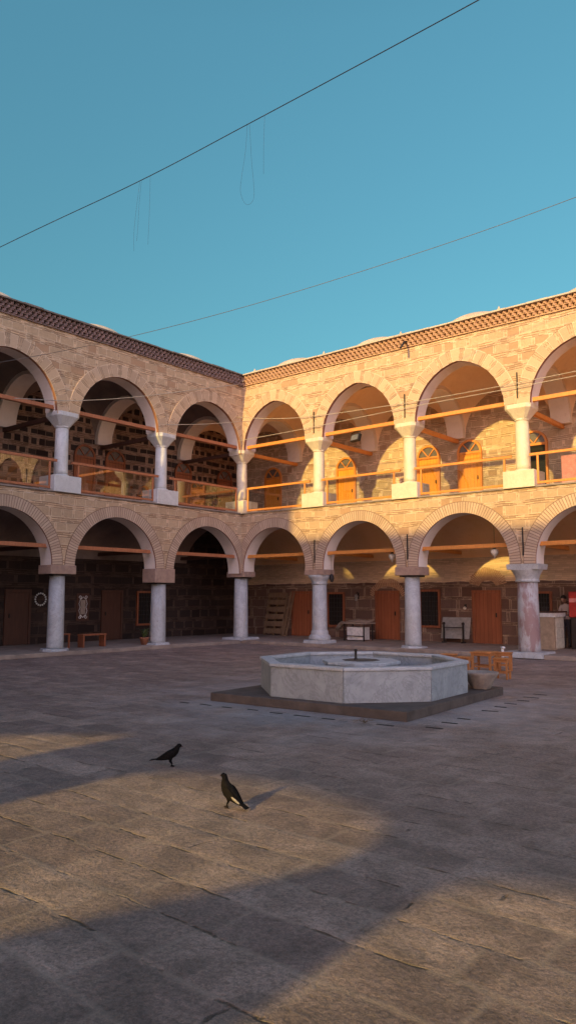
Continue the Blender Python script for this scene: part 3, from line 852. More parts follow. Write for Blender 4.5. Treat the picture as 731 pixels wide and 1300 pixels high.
# dry twig lying by the slab
tw = MB()
for i in range(9):
    a = random.uniform(0, 6.28); l = random.uniform(.08, .2)
    tw.tube([(0, 0, .012), (l*.5*math.cos(a), l*.5*math.sin(a), .03+random.uniform(0, .05)), (l*math.cos(a+.3), l*math.sin(a+.3), .015+random.uniform(0, .05))], [.006, .004, .002], 5)
o = tw.build('dry_twig', M['twig'], None, local=True); o.location = (13.28, -11.75, 0)
tag(o, 'small dry twig lying on the paving in front of the fountain slab', 'twig')

# ------------------------------------------------------------------ low table and stools
def stool(name, w, d, h, th, leg, rail=True):
    def make(root):
        s = MB(); s.box((-w/2, -d/2, h-th), (w/2, d/2, h)); s.build('tabletop' if name == 'low_table' else 'seat', M['stoolwood'], root, .006, local=True)
        for sx in (-1, 1):
            for sy in (-1, 1):
                l = MB(); x, y = sx*(w/2-leg*.9), sy*(d/2-leg*.9)
                l.hull_prism([(x-leg*.42, y-leg*.42, 0), (x+leg*.42, y-leg*.42, 0), (x+leg*.42, y+leg*.42, 0), (x-leg*.42, y+leg*.42, 0)],
                             [(x-leg/2, y-leg/2, h-th), (x+leg/2, y-leg/2, h-th), (x+leg/2, y+leg/2, h-th), (x-leg/2, y+leg/2, h-th)])
                l.build('leg', M['stoolwood'], root, .003, local=True)
        for sy in (-1, 1):
            r = MB(); y = sy*(d/2-leg*.9)
            r.box((-w/2+leg*1.4, y-.011, .12), (w/2-leg*1.4, y+.011, .155)); r.build('stretcher', M['stoolwood'], root, local=True)
            r = MB(); r.box((-w/2+leg*1.4, y-.012, h-th-.06), (w/2-leg*1.4, y+.012, h-th-.001)); r.build('apron', M['stoolwood'], root, local=True)
        for sx in (-1, 1):
            r = MB(); x = sx*(w/2-leg*.9)
            r.box((x-.011, -d/2+leg*1.4, .16), (x+.011, d/2-leg*1.4, .195)); r.build('stretcher', M['stoolwood'], root, local=True)
            r = MB(); r.box((x-.012, -d/2+leg*1.4, h-th-.06), (x+.012, d/2-leg*1.4, h-th-.001)); r.build('stretcher', M['stoolwood'], root, local=True)
    return make
t = thing('low_table', 'honey wooden low square table between small stools beyond the fountain', 'table', (11.48, -4.25, 0), R(6))
stool('low_table', .50, .50, .46, .03, .055)(t)
st = thing('stool', 'honey wooden stool nearest the viewer, right of the low table', 'stool', (12.40, -5.36, 0), R(4), 'stools around the low table')
stool('stool', .33, .26, .43, .028, .042)(st)
for x, y, rz, lb in ((11.62, -5.50, 2, 'honey wooden stool left of the low table, its feet hidden by the mortar and basin'), (11.75, -3.75, 12, 'honey wooden stool behind the low table, nearly hidden by it'), (11.0, -5.0, 8, 'honey wooden stool farthest left, most of it behind the basin')):
    c = copy_tree(st); c.location = (x, y, 0); c.rotation_euler = (0, 0, R(rz)); c['label'] = lb

# short white pipe sticking up at the kerb
pp = MB(); pp.lathe([(.038, 0), (.038, .29)], 0, 0, 14); pp.lathe([(.05, .285), (.05, .32)], 0, 0, 14); pp.tube([(0, 0, .27), (.02, -.05, .30), (.09, -.05, .30)], .03, 10)
o = pp.build('standpipe', M['white'], None, local=True); o.location = (10.22, -.42, 0); tag(o, 'short white standpipe at the kerb by the rust stained column', 'pipe')

# ------------------------------------------------------------------ things under the sunlit arcade
# folding table leaned on the wall, legs out
ft = thing('folded_table', 'grey folded table with dark metal legs leaning on the wall beside a red door', 'table', (6.84, 3.36, .12), 0)
pn = MB(); pn.hull_prism([(-.53, -.02, .14), (.53, -.02, .14), (.53, .02, .14), (-.53, .02, .14)], [(-.53, .16, .86), (.53, .16, .86), (.53, .20, .86), (-.53, .20, .86)])
pn.build('tabletop', M['grey'], ft, .006, local=True)
for sx in (-1, 1):
    l = MB(); x = sx*.36
    l.box((x-.025, -.13, .0), (x+.025, -.08, .70)); l.box((x-.04, -.20, .0), (x+.04, .02, .045)); l.box((x-.03, -.16, .62), (x+.03, -.05, .68))
    l.build('leg', M['iron'], ft, .004, local=True)
l = MB(); l.box((-.36, -.12, .50), (.36, -.09, .535)); l.build('crossbar', M['iron'], ft, local=True)

# vendor cart with a cloth thrown over it
ct = thing('trestle_stand', 'white boxed trestle stand with grey cloth over its top, between window and red door', 'stand', (3.55, 2.35, .12), 0)
bx = MB(); bx.box((-.34, -.22, .03), (.34, .22, .48)); bx.build('white_box', M['white'], ct, .01, local=True)
for sx in (-1, 1):
    for sy in (-1, 1):
        l = MB(); l.box((sx*.42-.018, sy*.27-.018, 0), (sx*.42+.018, sy*.27+.018, .60)); l.build('leg', M['iron'], ct, local=True)
l = MB(); 
for sy in (-1, 1): l.box((-.42, sy*.27-.012, .16), (.42, sy*.27+.012, .185))
l.build('crossbar', M['iron'], ct, local=True)
tp = MB(); tp.box((-.52, -.34, .60), (.52, .34, .64)); tp.build('tabletop', M['cloth'], ct, .005, local=True)
cl = MB(); n = 12; ids = []
for i in range(n+1):
    row = []
    for j in range(n+1):
        u, v = i/n, j/n; x = -.80+1.28*u; y = -.36+.70*v
        z = .665 + .11*max(0, v-.35)+ .02*math.sin(9*u+4*v)+.015*math.sin(17*v+3*u)
        if x < -.52: z -= (-.52-x)*1.0+.05*math.sin(6*v)
        row.append(cl.p(x, y, z))
    ids.append(row)
for i in range(n):
    for j in range(n): cl.face([ids[i][j], ids[i+1][j], ids[i+1][j+1], ids[i][j+1]], 0, smooth=True)
o = cl.build('cover_cloth', M['cloth'], ct, local=True); sm = o.modifiers.new('thick', 'SOLIDIFY'); sm.thickness = .012

# leaning planks / pallet
pk = thing('pallet', 'slatted wooden pallet leaning in the dark bay beside a red door', 'pallet', (-1.15, 3.1, .12), 0)
for i in range(6):
    s = MB(); z = .08+i*.29; y = .02+z*.20
    s.hull_prism([(-.55, y, z), (.42, y, z), (.42, y+.02, z), (-.55, y+.02, z)], [(-.55, y+.04, z+.2), (.42, y+.04, z+.2), (.42, y+.06, z+.2), (-.55, y+.06, z+.2)]); s.build('slat', M['palewood'], pk, .003, local=True)
for x in (-.52, -.05, .40):
    s = MB(); s.hull_prism([(x-.04, .05, 0), (x+.04, .05, 0), (x+.04, .12, 0), (x-.04, .12, 0)], [(x-.04, .42, 1.72), (x+.04, .42, 1.72), (x+.04, .49, 1.72), (x-.04, .49, 1.72)]); s.build('rail', M['palewood'], pk, .003, local=True)
for j, (x, w) in enumerate(((.56, .10), (.70, .07))):
    s = MB(); s.hull_prism([(x-w, .02, 0), (x, .02, 0), (x, .05, 0), (x-w, .05, 0)], [(x-w+.12, .42, 1.76), (x+.12, .42, 1.76), (x+.12, .45, 1.76), (x-w+.12, .45, 1.76)])
    o = s.build('plank', M['palewood'], None, .003, local=True); o.location = (-1.15, 3.1, .12)
    tag(o, ['broad loose plank leaning between the pallet and the red door', 'narrow loose plank leaning closest to the red door'][j], 'plank', 'planks leaning by the pallet')

# wall lamp, bulb, lanterns, floodlight
wl = thing('wall_lantern', 'small dark wall lantern between the grilled window and the red door', 'lantern', (2.72, D-.002, 1.62), 0)
l = MB(); l.box((-.03, -.03, -.02), (.03, 0, .22)); l.tube([(0, -.02, .18), (0, -.10, .24), (0, -.15, .17)], .012, 8); l.build('bracket', M['iron'], wl, local=True)
l = MB(); l.lathe([(.05, -.10), (.075, .10), (.02, .17)], 0, -.15, 6, smooth=False); l.build('lantern_body', M['steel'], wl, local=True)
bl = thing('wall_spotlight', 'small round white wall lamp above the folded table', 'lamp', (7.15, D-.002, 1.33), 0)
l = MB(); l.box((-.035, -.04, .0), (.035, 0, .10)); l.build('bracket', M['iron'], bl, local=True)
l = MB(); l.lathe([(.02, .02), (.055, -.02), (.06, -.05), (.03, -.085)], 0, -.08, 14); l.build('globe', M['lampglass'], bl, local=True)
for j, (x, zz, lb) in enumerate(((6.25, 2.96, 'frosted globe lamp hung in the lower arch over the trestle stand'), (9.72, 2.98, 'frosted globe lamp hung in the lower arch over the folded table'))):
    if j == 0:
        pl = thing('pendant_lamp', lb, 'lamp', (x, .36, zz), 0, 'globe lamps hung under the arches')
        l = MB(); l.lathe([(.03, .10), (.10, .075), (.115, .02), (.10, -.04), (.055, -.10), (.02, -.12), (.02, -.18)], 0, 0, 18); l.build('globe', M['lampglass'], pl, local=True)
        l = MB(); l.lathe([(.05, .10), (.045, .135), (.012, .15)], 0, 0, 12); l.build('cap', M['iron'], pl, local=True)
        l = MB(); l.lathe([(.006, .145), (.006, .80)], 0, 0, 6); l.build('cord', M['iron'], pl, local=True)
    else:
        c = copy_tree(pl); c.location = (x, .36, zz); c['label'] = lb
l = MB(); l.lathe([(.04, .12), (.075, .05), (.085, -.03), (.05, -.13), (.012, -.16)], 0, 0, 12); 
lt = thing('hanging_lantern', 'small dark lantern hanging beside the slim column', 'lantern', (3.80, .42, 2.33), 0); l.build('lantern_body', M['iron'], lt, local=True)
l = MB(); l.lathe([(.006, .11), (.006, .75)], 0, 0, 6); l.build('cord', M['iron'], lt, local=True)
fl = thing('floodlight', 'grey square floodlight under the tie beam of a sunlit upper arch', 'floodlight', (4.98, .24, 7.02), R(-14))
l = MB(); l.hull_prism([(-.20, -.10, -.14), (.20, -.10, -.14), (.20, .02, -.17), (-.20, .02, -.17)], [(-.20, -.03, .10), (.20, -.03, .10), (.20, .09, .08), (-.20, .09, .08)]); l.build('housing', M['iron'], fl, .008, local=True)
l = MB(); l.hull_prism([(-.16, -.100, -.105), (.16, -.100, -.105), (.16, -.09, -.11), (-.16, -.09, -.11)], [(-.16, -.044, .07), (.16, -.044, .07), (.16, -.034, .07), (-.16, -.034, .07)]); l.build('lens', M['steel'], fl, local=True)
l = MB(); l.tube([(-.215, 0, -.02), (-.215, 0, .15), (0, 0, .19), (.215, 0, .15), (.215, 0, -.02)], .014, 8); l.build('bracket', M['iron'], fl, local=True)

# counter with a person behind it, red kiosk behind
cn = thing('kiosk_counter', 'beige and cream service counter standing behind the rust stained column', 'counter', (10.55, 2.35, .12), 0)
b = MB(); b.box((-.22, -.3, 0), (.20, .50, .96)); b.build('body', M['beige'], cn, .006, local=True)
for i in range(3):
    b = MB(); b.box((.2005, -.18, .03+i*.31), (.222, .47, .03+i*.31+.30)); b.build('panel', M['creampanel'], cn, .004, local=True)
b = MB(); b.box((-.26, -.34, .961), (.26, .56, 1.09)); b.build('band', M['white'], cn, .006, local=True)
b = MB(); b.box((-.29, -.37, 1.091), (.29, .60, 1.13)); b.build('countertop', M['darkwood'], cn, .006, local=True)
rk = thing('red_kiosk', 'red painted kiosk with a pale pink plate behind the counter', 'kiosk', (11.75, 3.05, .12), 0)
b = MB(); b.box((-.72, -.35, .0), (.72, .45, .95)); b.build('base_cabinet', M['iron'], rk, .01, local=True)
b = MB(); b.box((-.76, -.38, .951), (.76, .48, 1.72)); b.build('red_cabinet', M['red'], rk, .02, local=True)
b = MB(); b.box((-.74, -.395, 1.40), (-.42, -.381, 1.52)); b.build('plate', M['pink'], rk, .004, local=True)
# small box on the counter
b = MB(); b.box((-.09, -.07, 0), (.09, .07, .13)); o = b.build('small_box', M['iron'], None, .006, local=True); o.location = (10.42, 2.25, 1.2505); tag(o, 'small dark box standing on the kiosk countertop', 'box')

# upstairs: pink and white sheets behind the last rail on the right
cu = thing('pink_screen', 'pink board standing on a pale bench in the sunlit upper gallery', 'board', (11.6, 2.6, FLOOR+.004), 0)
b = MB(); b.box((-.60, -.1, .36), (2.2, -.06, 1.25)); b.build('pink_board', M['pink'], cu, .01, local=True)
b = MB(); b.box((-.85, -.22, 0), (2.3, .1, .355)); b.build('pale_bench', M['white'], cu, .01, local=True)

# ------------------------------------------------------------------ things under the shaded arcade
wr = thing('wall_wreath', 'ring of small pale discs hung on the dark wall beside a door', 'ornament', (-D+.002, -6.02, 1.60), 0)
for i in range(16):
    a = 2*math.pi*i/16; m_ = MB(); cy, cz = .20*math.cos(a), .20*math.sin(a)
    m_.lathe([(.030, 0), (.031, .012), (.018, .026)], 0, 0, 10)
    o = m_.build('disc', M['white'], wr, local=True); o.rotation_euler = (0, R(90), 0); o.location = (.012, cy, cz)
m_ = MB(); m_.tube([(.006, .20*math.cos(2*math.pi*i/24), .20*math.sin(2*math.pi*i/24)) for i in range(25)], .012, 6); m_.build('hoop', M['iron'], wr, local=True)
mr = thing('ornate_mirror', 'tall mirror in a pale scrolled frame on a dark board', 'mirror', (-D+.002, -4.33, 1.32), 0)
m_ = MB(); m_.box((0, -.26, -.48), (.02, .26, .48)); m_.build('backboard', M['darkwood'], mr, .005, local=True)
m_ = MB(); m_.box((.021, -.10, -.25), (.03, .10, .25)); m_.build('mirror_face', M['cloth'], mr, local=True)
for sy in (-1, 1):
    for sz in (-1, 1):
        m_ = MB(); P = []
        for i in range(15):
            a = i/14*math.pi*2.2; r = .085*(1-i/18)
            P.append((.03, sy*(.115+r*math.cos(a)*.7), sz*(.33+r*math.sin(a)*.9)))
        m_.tube(P, .013, 6); m_.build('scroll', M['white'], mr, local=True)
    m_ = MB(); m_.tube([(.03, sy*.12, -.27), (.03, sy*.17, -.12), (.03, sy*.125, 0), (.03, sy*.17, .12), (.03, sy*.12, .27)], .011, 6); m_.build('side_trim', M['white'], mr, local=True)
m_ = MB(); m_.tube([(.03, -.10, .27), (.03, 0, .36), (.03, .10, .27)], .012, 6); m_.tube([(.03, -.10, -.27), (.03, 0, -.36), (.03, .10, -.27)], .012, 6); m_.build('crest', M['white'], mr, local=True)

bn = thing('wooden_bench', 'plain red brown wooden bench under the shaded arcade near a column', 'bench', (-.95, -5.82, .121), R(90))
m_ = MB(); m_.box((-.44, -.16, .36), (.44, .16, .41)); m_.build('seat', M['redwood'], bn, .006, local=True)
for sx in (-1, 1):
    m_ = MB(); m_.box((sx*.40-.03, -.14, 0), (sx*.40+.03, .14, .359)); m_.build('leg', M['redwood'], bn, .005, local=True)
ch = thing('wooden_chair', 'dark wooden chair under the shaded arcade just right of a grey column', 'chair', (-1.25, -6.75, .121), R(100))
m_ = MB(); m_.box((-.2, -.2, .40), (.2, .2, .44)); m_.build('seat', M['redwood'], ch, .006, local=True)
for sx in (-1, 1):
    for sy in (-1, 1):
        m_ = MB(); m_.box((sx*.17-.02, sy*.17-.02, 0), (sx*.17+.02, sy*.17+.02, .399 if sy < 0 else .86)); m_.build('leg', M['redwood'], ch, local=True)
m_ = MB()
for z in (.56, .68, .80): m_.box((-.15, .155, z), (.15, .185, z+.06))
m_.build('backrest', M['redwood'], ch, .003, local=True)
pt = thing('potted_plant', 'leafy plant in a terracotta pot beside the grey column of the shaded arcade', 'plant', (-.52, -4.08, .121), 0)
m_ = MB(); m_.lathe([(.10, 0), (.15, .20), (.165, .205), (.165, .24), (.14, .24), (.135, .21)], 0, 0, 18); m_.build('pot', M['clay'], pt, local=True)
def leaves(n, mat, lo, hi, hh, name, seed):
    rr = random.Random(seed); m_ = MB()
    for i in range(n):
        a = rr.uniform(0, 6.28); l = rr.uniform(lo, hi); up = rr.uniform(.3, 1.)*hh; w = rr.uniform(.018, .034)
        dx, dy = math.cos(a), math.sin(a); P = [(.02, .22), (l*.45, .22+up*.75), (l, .22+up*rr.uniform(.5, 1.1))]
        L = [[(dx*r_-dy*w*q*s_, dy*r_+dx*w*q*s_, z) for s_ in (-1, 1)] for (r_, z), q in zip(P, (.5, 1., .1))]
        ids = [[m_.p(*x) for x in row] for row in L]
        for A, B in zip(ids, ids[1:]): m_.face([A[0], A[1], B[1], B[0]])
    m_.build(name, mat, pt, local=True)
leaves(34, M['leaf'], .12, .34, .42, 'foliage', 3); leaves(5, M['leafy'], .05, .16, .58, 'yellow_leaves', 8)

# ------------------------------------------------------------------ pigeons
def pigeon(label, loc, rz, spine, wingp, tail, legs, white, lean):
    """spine: list of (x forward, z, half width, half height)"""
    root = thing('pigeon', label, 'pigeon', loc, rz, 'pigeons on the paving'); root.scale = (.94,)*3
    b = MB(); n = 16; rings = []
    pts = [Vector((x, 0, z)) for x, z, _, _ in spine]
    for i, (x, z, w, h) in enumerate(spine):
        d = (pts[min(i+1, len(pts)-1)]-pts[max(i-1, 0)]).normalized(); up = Vector((0, 1, 0)).cross(d) * -1
        rings.append([tuple(Vector((x, 0, z))+Vector((0, 1, 0))*w*math.cos(2*math.pi*j/n)+up*h*math.sin(2*math.pi*j/n)) for j in range(n)])
    b.loft(rings, 0)
    for L in legs:
        b.tube(L['leg'], L['r'], 8)
        fx, fy, fz = L['leg'][-1]
        for a, l in ((-.5, .026), (0, .032), (.5, .026), (math.pi, .016)):
            b.tube([(fx, fy, .0055), (fx+l*.5*math.cos(a), fy+l*.5*math.sin(a), .0065), (fx+l*math.cos(a), fy+l*math.sin(a), .004)], [.0052, .0046, .003], 6)
    body = b.build('body', M['feather'], root, local=True)
    rm = body.modifiers.new('remesh', 'REMESH'); rm.mode = 'VOXEL'; rm.voxel_size = .0024; rm.use_smooth_shade = True
    sm = body.modifiers.new('smooth', 'SMOOTH'); sm.factor = .5; sm.iterations = 3
    for sy in (-1, 1):
        w = MB(); rr = []
        for (x, z, half, off) in wingp:      # folded wing: a thin shell hugging the flank
            ring = []
            for j in range(12):
                a = 2*math.pi*j/12
                ring.append((x+lean*half*math.sin(a), sy*(off+.006*math.cos(a)-abs(math.sin(a))*.006*0), z+half*math.sin(a)))
            rr.append(ring)
        w.loft(rr, 0); wo = w.build('wing', M['feather'], root, local=True, sub=1)
        if white and sy == white:
            q = MB(); A = white_patch
            q.loft([[(x+lean*h*math.sin(2*math.pi*j/10), sy*(off+.0035+.004*math.cos(2*math.pi*j/10)), z+h*math.sin(2*math.pi*j/10)) for j in range(10)] for x, z, h, off in A], 0)
            q.build('white_feathers', M['featherwhite'], wo, local=True, sub=1)
    t = MB(); (x0, z0, w0), (x1, z1, w1) = tail; th = .006
    t.hull_prism([(x0, -w0, z0-th), (x0, w0, z0-th), (x1, w1, z1-th*.6), (x1, -w1, z1-th*.6)], [(x0, -w0, z0+th), (x0, w0, z0+th), (x1, w1, z1+th*.4), (x1, -w1, z1+th*.4)])
    t.build('tail', M['feather'], root, .002, local=True)
    e = MB()
    hx, hz = spine[-4][0], spine[-4][1]
    for sy in (-1, 1): e.lathe([(.001, -.004), (.004, 0), (.001, .004)], hx+.004, sy*.0155, 8)
    e.build('eyes', M['clay'], body, local=True); bpy.data.objects[-1] if False else None
    for o in [q for q in bpy.data.objects if q.parent is body and q.name.startswith('eyes')]: o.location = (0, 0, hz+.003)
    k = MB(); bx, bz = spine[-1][0], spine[-1][1]
    k.loft([[(bx-.006+d, r*math.cos(2*math.pi*j/8), bz+dz+r*math.sin(2*math.pi*j/8)) for j in range(8)] for d, r, dz in ((0, .007, 0), (.010, .0045, -.002), (.021, .0012, -.007))], 0)
    k.build('beak', M['birdleg'], body, local=True)
    return root
white_patch = [(-.050, .112, .004, .046), (-.07, .098, .010, .043), (-.095, .078, .011, .036), (-.125, .056, .006, .024)]
# upright bird, neck stretched
pigeon('upright dark pigeon with a white wing patch standing in the sunlit patch', (14.73, -15.86, 0), R(188),
       [(-.125, .052, .010, .008), (-.10, .068, .026, .020), (-.06, .095, .042, .038), (-.01, .128, .052, .052), (.03, .165, .052, .052), (.046, .198, .042, .041), (.051, .225, .031, .031), (.052, .246, .026, .026), (.058, .263, .026, .025), (.072, .268, .023, .022), (.086, .266, .013, .013), (.094, .263, .006, .006)],
       [(.045, .178, .008, .045), (.03, .165, .030, .049), (-.005, .135, .040, .051), (-.05, .102, .030, .044), (-.10, .066, .016, .030), (-.145, .040, .005, .016)],
       ((-.085, .075, .020), (-.185, .022, .032)),
       [dict(leg=[(.005, .018, .09), (.0, .018, .06), (.012, .018, .035), (.008, .018, .006)], r=[.017, .011, .006, .005]), dict(leg=[(.01, -.018, .09), (.018, -.018, .06), (.04, -.018, .034), (.042, -.018, .006)], r=[.017, .011, .006, .005])],
       1, -.55)
# leaning bird walking right
pigeon('plain dark pigeon leaning forward at the shadow edge, behind the upright one', (13.22, -15.15, 0), R(30),
       [(-.15, .075, .010, .008), (-.12, .080, .026, .020), (-.07, .095, .042, .036), (-.02, .115, .052, .048), (.03, .142, .050, .046), (.058, .168, .041, .038), (.074, .192, .030, .029), (.082, .208, .025, .025), (.093, .219, .0255, .0245), (.106, .221, .021, .021), (.118, .218, .012, .012), (.125, .215, .006, .006)],
       [(.055, .150, .008, .044), (.03, .140, .028, .049), (-.02, .116, .036, .051), (-.07, .094, .028, .044), (-.12, .078, .014, .030), (-.165, .066, .005, .016)],
       ((-.11, .080, .020), (-.225, .060, .030)),
       [dict(leg=[(.005, .016, .085), (.0, .016, .055), (.016, .016, .03), (.012, .016, .006)], r=[.017, .011, .006, .005]), dict(leg=[(.0, -.016, .085), (.0, -.016, .055), (.022, -.016, .03), (.022, -.016, .006)], r=[.017, .011, .006, .005])],
       0, -.35)

# ------------------------------------------------------------------ person behind the counter
def person():
    root = thing('person', 'person with dark hair in a pale shirt looking down behind the kiosk counter', 'person', (10.72, 3.18, .12), R(-100))
    # local frame: +x faces forward (towards the courtyard and the counter)
    J = dict(pel=(0, 0, .86), wst=(.0, 0, 1.0), chest=(.015, 0, 1.18), neck=(.02, 0, 1.33), nk2=(.035, 0, 1.385),
             shL=(.01, .15, 1.29), elL=(.05, .20, 1.05), wrL=(.24, .10, 1.07), haL=(.31, .08, 1.10),
             shR=(.01, -.15, 1.29), elR=(.05, -.20, 1.05), wrR=(.24, -.10, 1.07), haR=(.31, -.08, 1.10),
             hiL=(0, .085, .82), knL=(.02, .09, .46), anL=(-.01, .09, .07), toL=(.12, .10, .035),
             hiR=(0, -.085, .82), knR=(.02, -.09, .46), anR=(-.01, -.09, .07), toR=(.12, -.10, .035))
    rad = dict(pel=.125, wst=.11, chest=.125, neck=.06, nk2=.05, shL=.062, shR=.062, elL=.042, elR=.042, wrL=.028, wrR=.028, haL=.03, haR=.03, hiL=.085, hiR=.085, knL=.058, knR=.058, anL=.04, anR=.04, toL=.035, toR=.035)
    E = [('pel', 'wst'), ('wst', 'chest'), ('chest', 'neck'), ('neck', 'nk2'), ('chest', 'shL'), ('shL', 'elL'), ('elL', 'wrL'), ('wrL', 'haL'), ('chest', 'shR'), ('shR', 'elR'), ('elR', 'wrR'), ('wrR', 'haR'),
         ('pel', 'hiL'), ('hiL', 'knL'), ('knL', 'anL'), ('anL', 'toL'), ('pel', 'hiR'), ('hiR', 'knR'), ('knR', 'anR'), ('anR', 'toR')]
    for s_, sg in (('L', 1), ('R', -1)):
        hx, hy, hz = J['ha'+s_]
        for i, (dy, l) in enumerate(((.026, .060), (.009, .070), (-.009, .066), (-.026, .052))):
            J['f%s%d' % (s_, i)] = (hx+.045, hy+dy*sg, hz-.002); J['g%s%d' % (s_, i)] = (hx+.045+l*.5, hy+dy*1.1*sg, hz-.012); J['h%s%d' % (s_, i)] = (hx+.045+l*.8, hy+dy*1.15*sg, hz-.034)
            rad['f%s%d' % (s_, i)] = .010; rad['g%s%d' % (s_, i)] = .009; rad['h%s%d' % (s_, i)] = .007
            E += [('ha'+s_, 'f%s%d' % (s_, i)), ('f%s%d' % (s_, i), 'g%s%d' % (s_, i)), ('g%s%d' % (s_, i), 'h%s%d' % (s_, i))]
        J['t'+s_] = (hx+.02, hy-.045*sg, hz+.0); J['u'+s_] = (hx+.05, hy-.055*sg, hz-.01); rad['t'+s_] = .011; rad['u'+s_] = .008
        E += [('ha'+s_, 't'+s_), ('t'+s_, 'u'+s_)]
    names = list(J); me = bpy.data.meshes.new('body'); me.from_pydata([J[k] for k in names], [(names.index(a), names.index(b)) for a, b in E], [])
    o = bpy.data.objects.new('body', me); COL.objects.link(o); o.parent = root
    sk = o.modifiers.new('skin', 'SKIN'); sk.use_smooth_shade = True
    for i, k in enumerate(names):
        me.skin_vertices[0].data[i].radius = (rad[k], rad[k]*(.8 if k in ('pel', 'wst', 'chest') else 1)); me.skin_vertices[0].data[i].use_root = (k == 'pel')
    sb = o.modifiers.new('sub', 'SUBSURF'); sb.levels = 1; sb.render_levels = 1
    def m_body(k, S):
        x, y, z = k.split(k.obj())
        up = z > .88; shoe = z < .08
        arm = (x > .20)*(z > .95)
        nk = z > 1.345
        c = k.mix(up, M_['trouser'], M_['shirt']); c = k.mix(shoe, c, M_['shoe']); c = k.mix(arm.max(nk), c, M_['skin'])
        S(color=c, rough=.8)
    M_ = dict(trouser=(.04, .04, .05), shirt=(.55, .47, .44), shoe=(.02, .02, .02), skin=(.52, .31, .22))
    me.materials.append(material('clothed_body', m_body))
    h = MB(); n = 20; tilt = R(28); c0 = Vector((.055, 0, 1.40))
    def hp(fx, y, z):     # head frame tilted forward (looking down)
        v = Matrix.Rotation(tilt, 3, 'Y') @ Vector((fx, y, z)); return tuple(c0+v)
    prof = [(-.01, .0, .045, .05), (.005, .03, .055, .062), (.012, .06, .064, .078), (.008, .10, .071, .090), (.0, .14, .074, .095), (-.006, .175, .069, .088), (-.01, .205, .050, .064), (-.01, .222, .018, .02)]
    rings = []
    for cx, z, w, d in prof:
        rings.append([hp(cx+d*math.cos(2*math.pi*j/n), w*math.sin(2*math.pi*j/n), z) for j in range(n)])
    h.loft(rings, 0)
    h.loft([[hp(.082+dx+r*.6*math.cos(2*math.pi*j/8), r*math.sin(2*math.pi*j/8), z) for j in range(8)] for dx, r, z in ((.0, .006, .125), (.010, .010, .10), (.022, .015, .085), (.006, .012, .076))], 0)   # nose
    h.loft([[hp(.075+.008*math.cos(2*math.pi*j/8), .022*math.sin(2*math.pi*j/8), z) for j in range(8)] for z in (.040, .048, .056)], 0)   # lips
    for sy in (-1, 1): h.loft([[hp(-.01+.02*math.cos(2*math.pi*j/8), sy*(.07+d), .10+.03*math.sin(2*math.pi*j/8)) for j in range(8)] for d in (0, .012)], 0)
    h.build('head', M['skin'], root, local=True, sub=1)
    e = MB()
    for sy in (-1, 1): e.loft([[hp(.078+d, sy*.030+.012*math.cos(2*math.pi*j/8), .112+.006*math.sin(2*math.pi*j/8)) for j in range(8)] for d in (0, .010)], 0)
    e.build('eyes', M['hair'], root, local=True)
    hr = MB(); rings = []
    for cx, z, w, d in ((-.035, .055, .060, .070), (-.030, .09, .074, .080), (-.018, .125, .081, .090), (-.010, .16, .082, .098), (-.010, .195, .070, .084), (-.012, .225, .042, .05), (-.012, .238, .012, .014)):
        rings.append([hp(cx+d*math.cos(2*math.pi*j/n), w*math.sin(2*math.pi*j/n), z) for j in range(n)])
    hr.loft(rings, 0)
    hr.loft([[hp(-.12+.03*math.cos(2*math.pi*j/10)*q, .035*math.sin(2*math.pi*j/10)*q, .10+dz) for j in range(10)] for q, dz in ((.3, -.04), (1, -.015), (1, .015), (.3, .04))], 0)
    hr.build('hair', M['hair'], root, local=True, sub=1)
person()

# ------------------------------------------------------------------ camera
FPX = 959.; PITCH = math.atan(107/959.); YAW = R(39.6)
CAM = Vector((19.12174726, -20.43068802, 1.7))
cd = bpy.data.cameras.new('camera'); cam = bpy.data.objects.new('camera', cd); COL.objects.link(cam)
cd.sensor_fit = 'VERTICAL'; cd.sensor_height = 24; cd.lens = 24*FPX/1300; cd.clip_start = .05; cd.clip_end = 2000
cam.location = CAM; cam.rotation_euler = (math.pi/2+PITCH, 0, YAW)
scene.camera = cam
FH = Vector((-math.sin(YAW), math.cos(YAW), 0)); RT = Vector((math.cos(YAW), math.sin(YAW), 0)); UPV = Vector((0, 0, 1))
FW = FH*math.cos(PITCH)+UPV*math.sin(PITCH); CU = -FH*math.sin(PITCH)+UPV*math.cos(PITCH)
def sight(x, y, dist):      # surveying aid: a point seen in the photo in a given direction, dist metres away
    d = FW*FPX+RT*(x-365.5)-CU*(y-650); return CAM+d.normalized()*dist

# ------------------------------------------------------------------ cables
def wire(name, pts, r, mat, label, group, parent=None, n=6):
    m_ = MB(); m_.tube(pts, r, n)
    o = m_.build(name, mat, parent)
    if parent is None: tag(o, label, 'cable', group)
    return o
def smooth(P, n=10):
    P = [Vector(q) for q in P]; out = []
    for i in range(len(P)-1):
        p0, p1, p2, p3 = P[max(i-1, 0)], P[i], P[i+1], P[min(i+2, len(P)-1)]
        for k in range(n):
            t = k/n; out.append(.5*((2*p1)+(-p0+p2)*t+(2*p0-5*p1+4*p2-p3)*t*t+(-p0+3*p1-3*p2+p3)*t**3))
    out.append(P[-1]); return out
c1 = [sight(-330, 478, 16.4), sight(0, 314, 13.0), sight(175, 231, 11.6), sight(314, 158, 10.6), sight(607, 0, 9.), sight(900, -165, 8.2)]
w1 = wire('overhead_cable', smooth(c1), .0055, M['cable'], 'steep dark cable across the sky with thin loops dangling from it', 'cables over the courtyard')
def hang(x0, y0, d, outl):
    base = sight(x0, y0, d); px = d/FPX
    return [base+RT*((x-x0)*px)-UPV*((y-y0)*px*1.02) for x, y in outl]
d1, d2 = 11.6, 10.6
